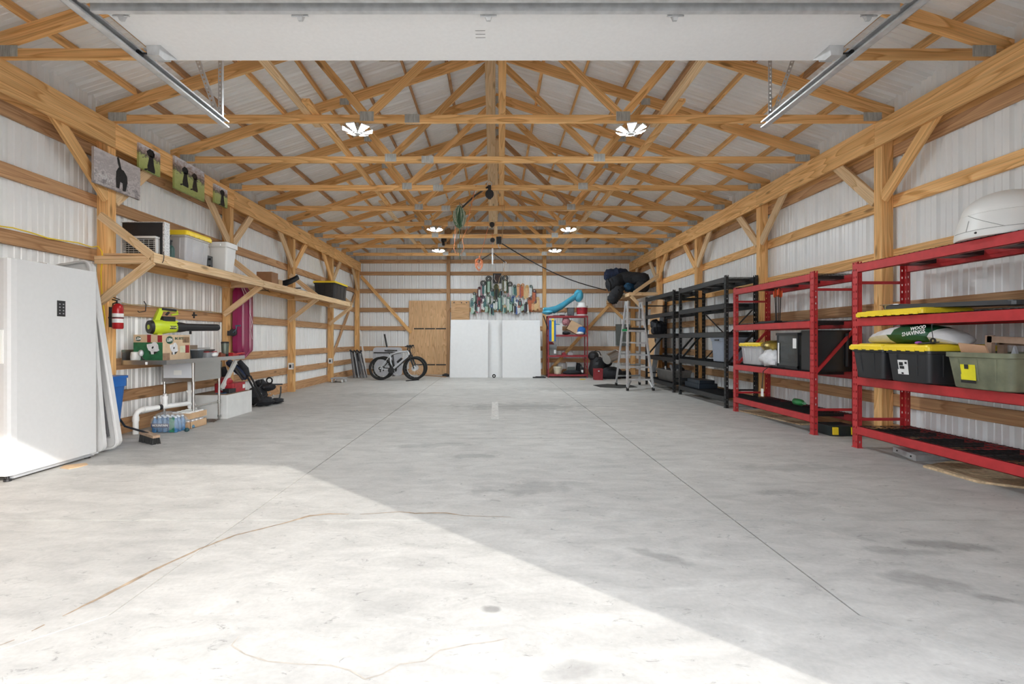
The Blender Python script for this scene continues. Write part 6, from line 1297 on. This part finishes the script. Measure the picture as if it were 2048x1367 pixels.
for x in (x0, x1 - .02):
    for y in (y0, y1 - .02): mb.box(x, x + .02, y, y + .02, zb, zt_)
mb.box(x0, x1, y0, y1, zb - .012, zb + .03); mb.box(x0 - .01, x1 + .01, y0 - .01, y1 + .01, zt_ - .02, zt_ + .015); part('frame', mb, BLACK, t)
GLASS = pm('smoked_glass', (.05, .055, .055), .08, 0, .2, 5, alpha=.72)
mb = MB(); mb.box(x0 + .004, x0 + .008, y0 + .02, y1 - .02, zb + .03, zt_ - .02); mb.box(x0 + .02, x1 - .02, y0 + .004, y0 + .008, zb + .03, zt_ - .02); part('pane', mb, GLASS, t)
mb = MB(); mb.box(x0 + .03, x1 - .03, y0 + .03, y1 - .03, zb + .03, zb + .08); part('bedding', mb, pm('tank_bedding', (.10, .085, .06), .9, 0, .4), t)
mb = MB(); mb.box(x0 + .0, x0 + .003, y0 + .03, y0 + .10, zt_ - .19, zt_ - .06); part('paper_label', mb, WHITE, t); mb = MB(); mb.box(x0 + .02, x0 + .2, y0 - .008, y0 + .3, zt_ + .015, zt_ + .03); part('lid_clip', mb, GALV, t)
mb = MB(); mb.rbox(x0 - .008, x0 - .002, y1 - .06, y1 - .03, zb + .05, zt_ - .12, .002, 1); part('white_handle', mb, WHITE, t)
t = thing('black_cabinet', 'black panelled cabinet on the near end of the second red rack', 'cabinet'); mb = MB(); mb.rbox(3.90, 4.34, 5.66, 5.95, z3, z3 + .50, .01, 1); part('body', mb, pm('cabinet_black', (.02, .022, .024), .25), t)
mb = MB(); mb.box(3.91, 4.20, 5.652, 5.66, z3 + .02, z3 + .48); part('panel', mb, pm('cabinet_panel', (.03, .034, .036), .2), t); mb = MB(); mb.cyl((4.26, 5.645, z3 + .06), (4.26, 5.645, z3 + .46), .02, n=10); part('post', mb, BLACK, t)
t = thing('power_lead', 'black lead with white tag hanging from the second red rack', 'cable'); mb = MB(); mb.tube([V(3.90, 6.2, z3 + .01), V(3.80, 6.45, z3 + .02), V(3.795, 6.6, z3 - .06), V(3.79, 6.62, z3 - .30)], .006, 6); part('lead', mb, BLACK, t, True); mb = MB(); mb.box(3.785, 3.788, 6.58, 6.64, z3 - .42, z3 - .31); part('tag', mb, WHITE, t)
t = thing('arrow_bundle', 'bundle of arrows with orange fletching on the second red rack', 'arrows')
ORG = pm('fletch_orange', (.85, .12, .02), .5, 0, .15); c = V(4.02, 6.63, z2)
for k in range(7):
    a = k * .9; p = c + V(.025 * math.cos(a), .03 * math.sin(a), .0); q2 = c + V(.04 * math.cos(a), .045 * math.sin(a), .47 + .02 * (k % 3))
    mb = MB(); mb.cyl(p, q2, .004, n=6); o = part('arrow', mb, BLACK, t); mb = MB(); ax_ = (q2 - p).normalized(); f0 = p + (q2 - p) * .74
    for s_ in range(3): b_ = a + s_ * 2.09; mb.prism([f0, f0 + ax_ * .03 + V(.018 * math.cos(b_), .018 * math.sin(b_), 0), f0 + ax_ * .10 + V(.018 * math.cos(b_), .018 * math.sin(b_), 0), f0 + ax_ * .12], (.0015, .0015, 0))
    part('fletching', mb, ORG, o)
mb = MB(); mb.box(3.86, 4.14, 6.45, 6.92, z2, z2 + .012); mb.box(3.9, 4.0, 6.5, 6.9, z2 + .012, z2 + .03); part('stand', mb, BLACK, t)
t = thing('spray_bottle', 'green plastic bottle lying on the bottom shelf of the second red rack', 'bottle'); p, q2 = V(4.16, 6.48, z4 + .05), V(4.14, 6.26, z4 + .05); mb = MB(); mb.tube([p, p + (q2 - p) * .1, p + (q2 - p) * .75, q2], [.03, .045, .045, .02], 14); part('body', mb, pm('bottle_lime', (.05, .32, .10), .3), t, True); mb = MB(); mb.tube([q2, q2 + (q2 - p) * .15], .018, 10); part('cap', mb, pm('cap_green', (.2, .5, .3), .4), t)
t = thing('tool_tub', 'black tub with yellow corners on the floor under the second red rack', 'tub'); mb = MB(); mb.rbox(3.97, 4.30, 5.52, 5.82, 0, .12, .02, 2, .02, .02); part('tub', mb, pm('tub_dark', (.018, .026, .026), .5), t)
for x in (4.0, 4.22): mb = MB(); mb.prism([(x, 5.51, .02), (x + .06, 5.51, .02), (x + .05, 5.50, .11), (x - .01, 5.50, .11)], (0, .02, 0)); part('corner', mb, YEL, t)
# ---- black racks
t = thing('storage_tote', 'grey-blue plastic tote on the black rack', 'tote'); zb = ZB[3] + .006; BG = pm('tote_bluegrey', (.26, .30, .37), .4, 0, .06); tub(t, 3.87, 4.33, 7.92, 8.40, zb, zb + .40, BG, .05, .03); mb = MB(); mb.rbox(3.86, 4.34, 7.91, 8.41, zb + .40, zb + .425, .05, 3); part('lid', mb, BG, t); mb = MB(); mb.box(3.845, 3.865, 8.05, 8.18, zb + .37, zb + .39); part('handle', mb, BLACK, t)
t = thing('backpack', 'black backpack on the middle shelf of the farthest black rack', 'backpack'); zb = ZB[2] + .006; mb = crumple((4.08, 11.62, zb + .13), (.17, .24, .20), 81, 14, 9, .35, zmin=zb); mb.ball((4.02, 11.72, zb + .25), (.11, .13, .12), 12, 8, .35, random.Random(3), zb); part('sack', mb, pm('pack_black', (.008, .009, .014), .7, 0, .4, 16), t, True); mb = MB(); mb.tube([(3.95, 11.4, zb + .3), (3.92, 11.3, zb + .25), (3.92, 11.32, zb + .08)], .016, 6); part('strap', mb, BLACK, t)
t = thing('junk_crate', 'grey crate of dark odds and ends on the bottom of the farthest black rack', 'crate'); zb = ZB[4] + .006; tub(t, 3.90, 4.34, 10.25, 11.35, zb, zb + .26, pm('crate_grey', (.16, .15, .14), .6, 0, .15), .03, .05, name='crate')
r = random.Random(4)
for i in range(9): x, y = r.uniform(4.0, 4.25), r.uniform(10.4, 11.2); mb = MB(); mb.tube([(x, y, zb + .1), (x + r.uniform(-.06, .06), y + r.uniform(-.2, .2), zb + r.uniform(.28, .38))], r.uniform(.015, .03), 8); part('odd_piece', mb, (GALV, BLACK, GREYP, RUB)[i % 4], t)
mb = crumple((4.15, 10.6, zb + .26), (.12, .25, .12), 83, 12, 7, .3); part('cloth', mb, DARK, t, True)
mb = MB(); mb.rbox(3.92, 4.3, 9.0, 9.65, ZB[4] + .006, ZB[4] + .10, .02, 2); mb.rbox(3.95, 4.27, 9.05, 9.6, ZB[4] + .10, ZB[4] + .16, .02, 2); solo('tool_case', 'low black case on the bottom shelf of the black rack', 'case', mb, pm('case_navy', (.012, .02, .03), .4))
# behind the farthest black rack: leaning plywood, skis, pipes
t = thing('plywood_sheet', 'plywood sheet leaning on the right wall behind the ladder', 'plywood'); mb = MB(); mb.hexa([(4.18, 12.1, 0), (4.20, 12.1, 0), (4.20, 13.0, 0), (4.18, 13.0, 0)], [(4.36, 12.1, 2.2), (4.38, 12.1, 2.2), (4.38, 13.0, 2.2), (4.36, 13.0, 2.2)]); part('sheet', mb, PLY, t)
for i, lab in enumerate(('grey ski nearest the aisle, leaning behind the farthest black rack', 'grey ski nearest the wall, leaning behind the farthest black rack')):
    mb = MB(); mb.beam(V(4.02 + .08 * i, 12.06 + .05 * i, .0), V(4.28 + .05 * i, 12.0 + .05 * i, 1.72), .012, .075, up=(0, 1, 0)); mb.beam(V(4.28 + .05 * i, 12.0 + .05 * i, 1.72), V(4.31 + .05 * i, 11.96 + .05 * i, 1.80), .010, .06, up=(0, 1, 0)); mb.beam(V(4.13 + .07 * i, 12.0 + .05 * i, .75), V(4.15 + .07 * i, 12.0 + .05 * i, .95), .05, .06, up=(0, 1, 0)); solo('ski', lab, 'ski', mb, GREYP, 'skis behind the black rack')
t = thing('reel_disc', 'black ring hanging on the plywood beside the ladder', 'ring'); c = V(4.255, 12.35, H - .02); mb = MB(); mb.ring(c, .07, .010, 'x', 20, 6); part('ring', mb, BLACK, t); mb = MB(); mb.lathe(c, [(.035, -.02), (.035, .02)], 14, 'x'); part('hub', mb, BLACK, t)
# ------------------------------------------------------------------ ropes, pulleys and hoist under the ridge
ROPEO = pm('rope_orange', (.72, .24, .10), .7, 0, .2); ROPEG = pm('rope_green', (.10, .20, .11), .8, 0, .6, 60); ROPET = pm('rope_tan', (.45, .30, .16), .8, 0, .2)
def pulley(p, label, s=1.0):
    t = thing('pulley', label, 'pulley', 'hoist pulleys under the ridge'); mb = MB(); mb.lathe(p, [(.045 * s, -.02), (.055 * s, -.018), (.04 * s, 0), (.055 * s, .018), (.045 * s, .02)], 18, 'y'); part('wheel', mb, BLACK, t, True)
    mb = MB(); mb.box(p.x - .02 * s, p.x + .02 * s, p.y - .028, p.y - .022, p.z - .06 * s, p.z + .11 * s); mb.box(p.x - .02 * s, p.x + .02 * s, p.y + .022, p.y + .028, p.z - .06 * s, p.z + .11 * s); part('cheek', mb, BLACK, t); mb = MB(); mb.ring(p + V(0, 0, .13 * s), .028 * s, .007, 'y', 14, 6); part('eye', mb, GALV, t)
    mb = MB(); mb.cyl(p + V(0, 0, .155 * s), V(p.x, p.y, max(p.z + .2, ZC + .02)), .008, n=6); part('hanger', mb, GALV, t)
d3, d4, d5, d6 = TD(3), TD(4), TD(5), TD(6)
pulley(P(979, 388, d3 + .03 - .08), 'upper black pulley hung below the ridge near the green rope', 1.3); pulley(P(984, 449, d5 - .08), 'lower black pulley hung on the ridge line above the hoist bar', 1.0)
def rope(label, pts, r, mat, name='rope'): mb = MB(); mb.tube([P(*p) for p in pts], r, 6); return solo(name, label, 'rope', mb, mat, smooth=True)
t = thing('rope_coil', 'thick bundle of green and white rope hanging from a truss', 'rope')
r = random.Random(21); cc = P(919, 432, 8.9)
mbs = [MB(), MB()]
for i in range(28):
    pts = []; ph = r.random() * 6; w = r.uniform(.01, .115)
    for k in range(13): a = 2 * math.pi * k / 12; pts.append(cc + V(w * math.cos(a) + r.uniform(-.01, .01), .06 * math.sin(a + ph), .20 * math.sin(a) + r.uniform(-.02, .02) - .02))
    mbs[i % 2].tube(pts[:-1], .009, 6, closed=True)
part('green_loops', mbs[0], ROPEG, t, True, kind='stuff'); part('pale_loops', mbs[1], pm('rope_pale', (.42, .46, .36), .8, 0, .4, 60), t, True, kind='stuff')
mb = MB(); mb.tube([cc + V(0, 0, .16), cc + V(.01, 0, .24), cc + V(-.01, .1, ZC - cc.z + .04)], .012, 6); mb.tube([cc + V(.04, 0, .12), cc + V(.0, .0, .26), cc + V(.06, .1, ZC - cc.z + .04)], .010, 6); part('hanging_cord', mb, ROPET, t)
for k in range(3): mb = MB(); mb.tube([cc + V(-.05 + .05 * k, 0, -.15), cc + V(-.05 + .045 * k, .02, -.45), cc + V(-.045 + .045 * k, .02, -.72 - .1 * k)], .006, 5); part('loose_end', mb, ROPET if k != 1 else ROPEG, t)
mb = MB(); mb.tube([P(975, 374, d3 - .05), P(950, 391, 8.2), P(925, 414, 8.8)], .016, 8); solo('cable_sleeve', 'thick black cable sloping from the upper pulley to the rope bundle', 'cable', mb, BLACK, smooth=True)
rope('orange rope hanging straight from truss past the green bundle', [(952, 371, d3 - .03), (946, 395, 8.0), (940, 420, 8.1), (936, 440, 8.2), (934, 452, 8.3)], .006, ROPEO)
rope('tan rope hung in a long narrow loop right of the ridge brace', [(1005, 410, d4 - .03), (1007, 406, d4 - .03), (1009, 412, d4 - .03), (1007, 440, d4 - .03), (1005, 475, d4 - .03), (1003, 480, d4 - .03), (1006, 440, d4 - .03), (1004, 412, d4 - .03)], .005, ROPET)
rope('big orange rope loop drooping below the far trusses', [(911, 448, d5 - .03), (910, 475, d5 - .03), (908, 498, d5 - .03), (913, 507, d5 - .03), (922, 508, d5 - .03), (928, 498, d5 - .03), (925, 478, d5 - .03), (935, 455, d5 - .03)], .006, ROPEO)
rope('orange rope running from pulley down to the tangled orange net', [(976, 455, d5 - .04), (970, 478, 10.4), (964, 500, 10.7), (959, 516, 11.0)], .006, ROPEO)
t = thing('rope_tangle', 'tangle of orange rope hooked on the left end of the hoist bar', 'rope')
cc = P(958, 528, 11.05); mb = MB(); r = random.Random(5)
for i in range(10):
    w = r.uniform(.04, .10); h = r.uniform(.06, .16); ph = r.random() * 6; mb.tube([cc + V(w * math.cos(2 * math.pi * k / 10), .05 * math.sin(2 * math.pi * k / 10 + ph), h * math.sin(2 * math.pi * k / 10) - h + .14) for k in range(10)], .005, 5, closed=True)
part('loops', mb, ROPEO, t, True, kind='stuff')
mb = MB(); mb.tube([cc + V(.0, 0, .1), cc + V(.01, 0, .2)], .008, 6); part('knot', mb, ROPEO, t)
t = thing('hoist_bar', 'steel gambrel hoist bar hanging from the centre pulleys', 'hoist')
top = P(985, 505, 11.1); L_, R_ = P(958, 522, 11.1), P(1010, 524, 11.1); mb = MB(); mb.tube([L_, top, R_], .013, 8); part('bar', mb, pm('hoist_steel', (.06, .05, .045), .5, .5), t)
for p in (L_, R_): mb = MB(); mb.ring(p + V(0, 0, -.02), .03, .008, 'y', 14, 6); part('hook', mb, GALV, t)
mb = MB(); mb.box(top.x - .022, top.x + .022, top.y - .02, top.y + .02, top.z - .04, top.z + .10); mb.tube([top, top + V(0, 0, -.28)], .018, 8); part('shackle', mb, GALV, t)
mb = MB(); mb.cyl(top + V(0, 0, .1), V(top.x, top.y, ZC), .006, n=6); part('lift_rope', mb, ROPEO, t)
mb = MB(); mb.lathe(top + V(0, 0, .30), [(.05, -.025), (.06, 0), (.05, .025)], 16, 'y'); part('block', mb, BLACK, t)
t = thing('winch', 'black winch with hook hanging just right of the hoist bar', 'winch'); c = P(998, 481, 11.35); mb = MB(); mb.rbox(c.x - .07, c.x + .06, c.y - .05, c.y + .05, c.z - .08, c.z + .09, .02, 2); part('body', mb, BLACK, t); mb = MB(); mb.cyl(c + V(0, 0, .09), V(c.x, c.y, ZC), .008, n=6); part('hanger', mb, GALV, t); mb = MB(); mb.tube([c + V(-.02, 0, -.08), c + V(-.01, 0, -.16), c + V(.03, 0, -.19), c + V(.03, 0, -.14)], .010, 6); part('hook', mb, GALV, t)
a, b2 = P(1004, 487, 11.35), P(1212, 580, 13.6); mb = MB(); mb.tube([a + (b2 - a) * u + V(0, 0, -.16 * math.sin(math.pi * u)) for u in [i / 10 for i in range(11)]], .014, 8); solo('tow_rope', 'dark rope stretched from the winch to the corner loft bags', 'rope', mb, BLACK, smooth=True)
rope('thin wire loop hanging under the right end of the hoist bar', [(1010, 526, 11.08), (1006, 545, 11.08), (999, 556, 11.08), (996, 573, 11.08), (1000, 581, 11.08), (1008, 578, 11.08), (1013, 570, 11.08), (1010, 548, 11.08), (1007, 536, 11.08)], .004, ROPET, 'wire_loop')
t = thing('winch', 'black winch on the truss above the lower left lamp', 'winch'); c = P(888, 480, TD(7) - .12); mb = MB(); mb.rbox(c.x - .07, c.x + .07, c.y - .06, c.y + .06, c.z - .03, c.z + .06, .02, 2); mb.rbox(c.x - .05, c.x + .02, c.y - .04, c.y + .04, c.z - .14, c.z - .03, .02, 2); part('body', mb, BLACK, t); mb = MB(); mb.cyl(c + V(0, 0, .06), V(c.x, c.y + .1, ZC), .012, n=6); part('hanger', mb, GALV, t)
# ------------------------------------------------------------------ put every thing's origin at its base
bpy.context.view_layer.update()
def subtree(o):
    out = [o]
    for c in o.children: out += subtree(c)
    return out
for o in TOPS:
    lo = Vector((1e9,) * 3); hi = -lo
    for q in subtree(o):
        if q.type == 'MESH':
            M = q.matrix_world
            for b8 in q.bound_box:
                w = M @ Vector(b8); lo = Vector(map(min, lo, w)); hi = Vector(map(max, hi, w))
    base = Vector(((lo.x + hi.x) / 2, (lo.y + hi.y) / 2, lo.z))
    if o.type == 'MESH' and o.matrix_world == Matrix.Identity(4):
        o.data.transform(Matrix.Translation(-base))
    o.location = base
    for c in o.children: c.location = c.location - base
bpy.context.view_layer.update()
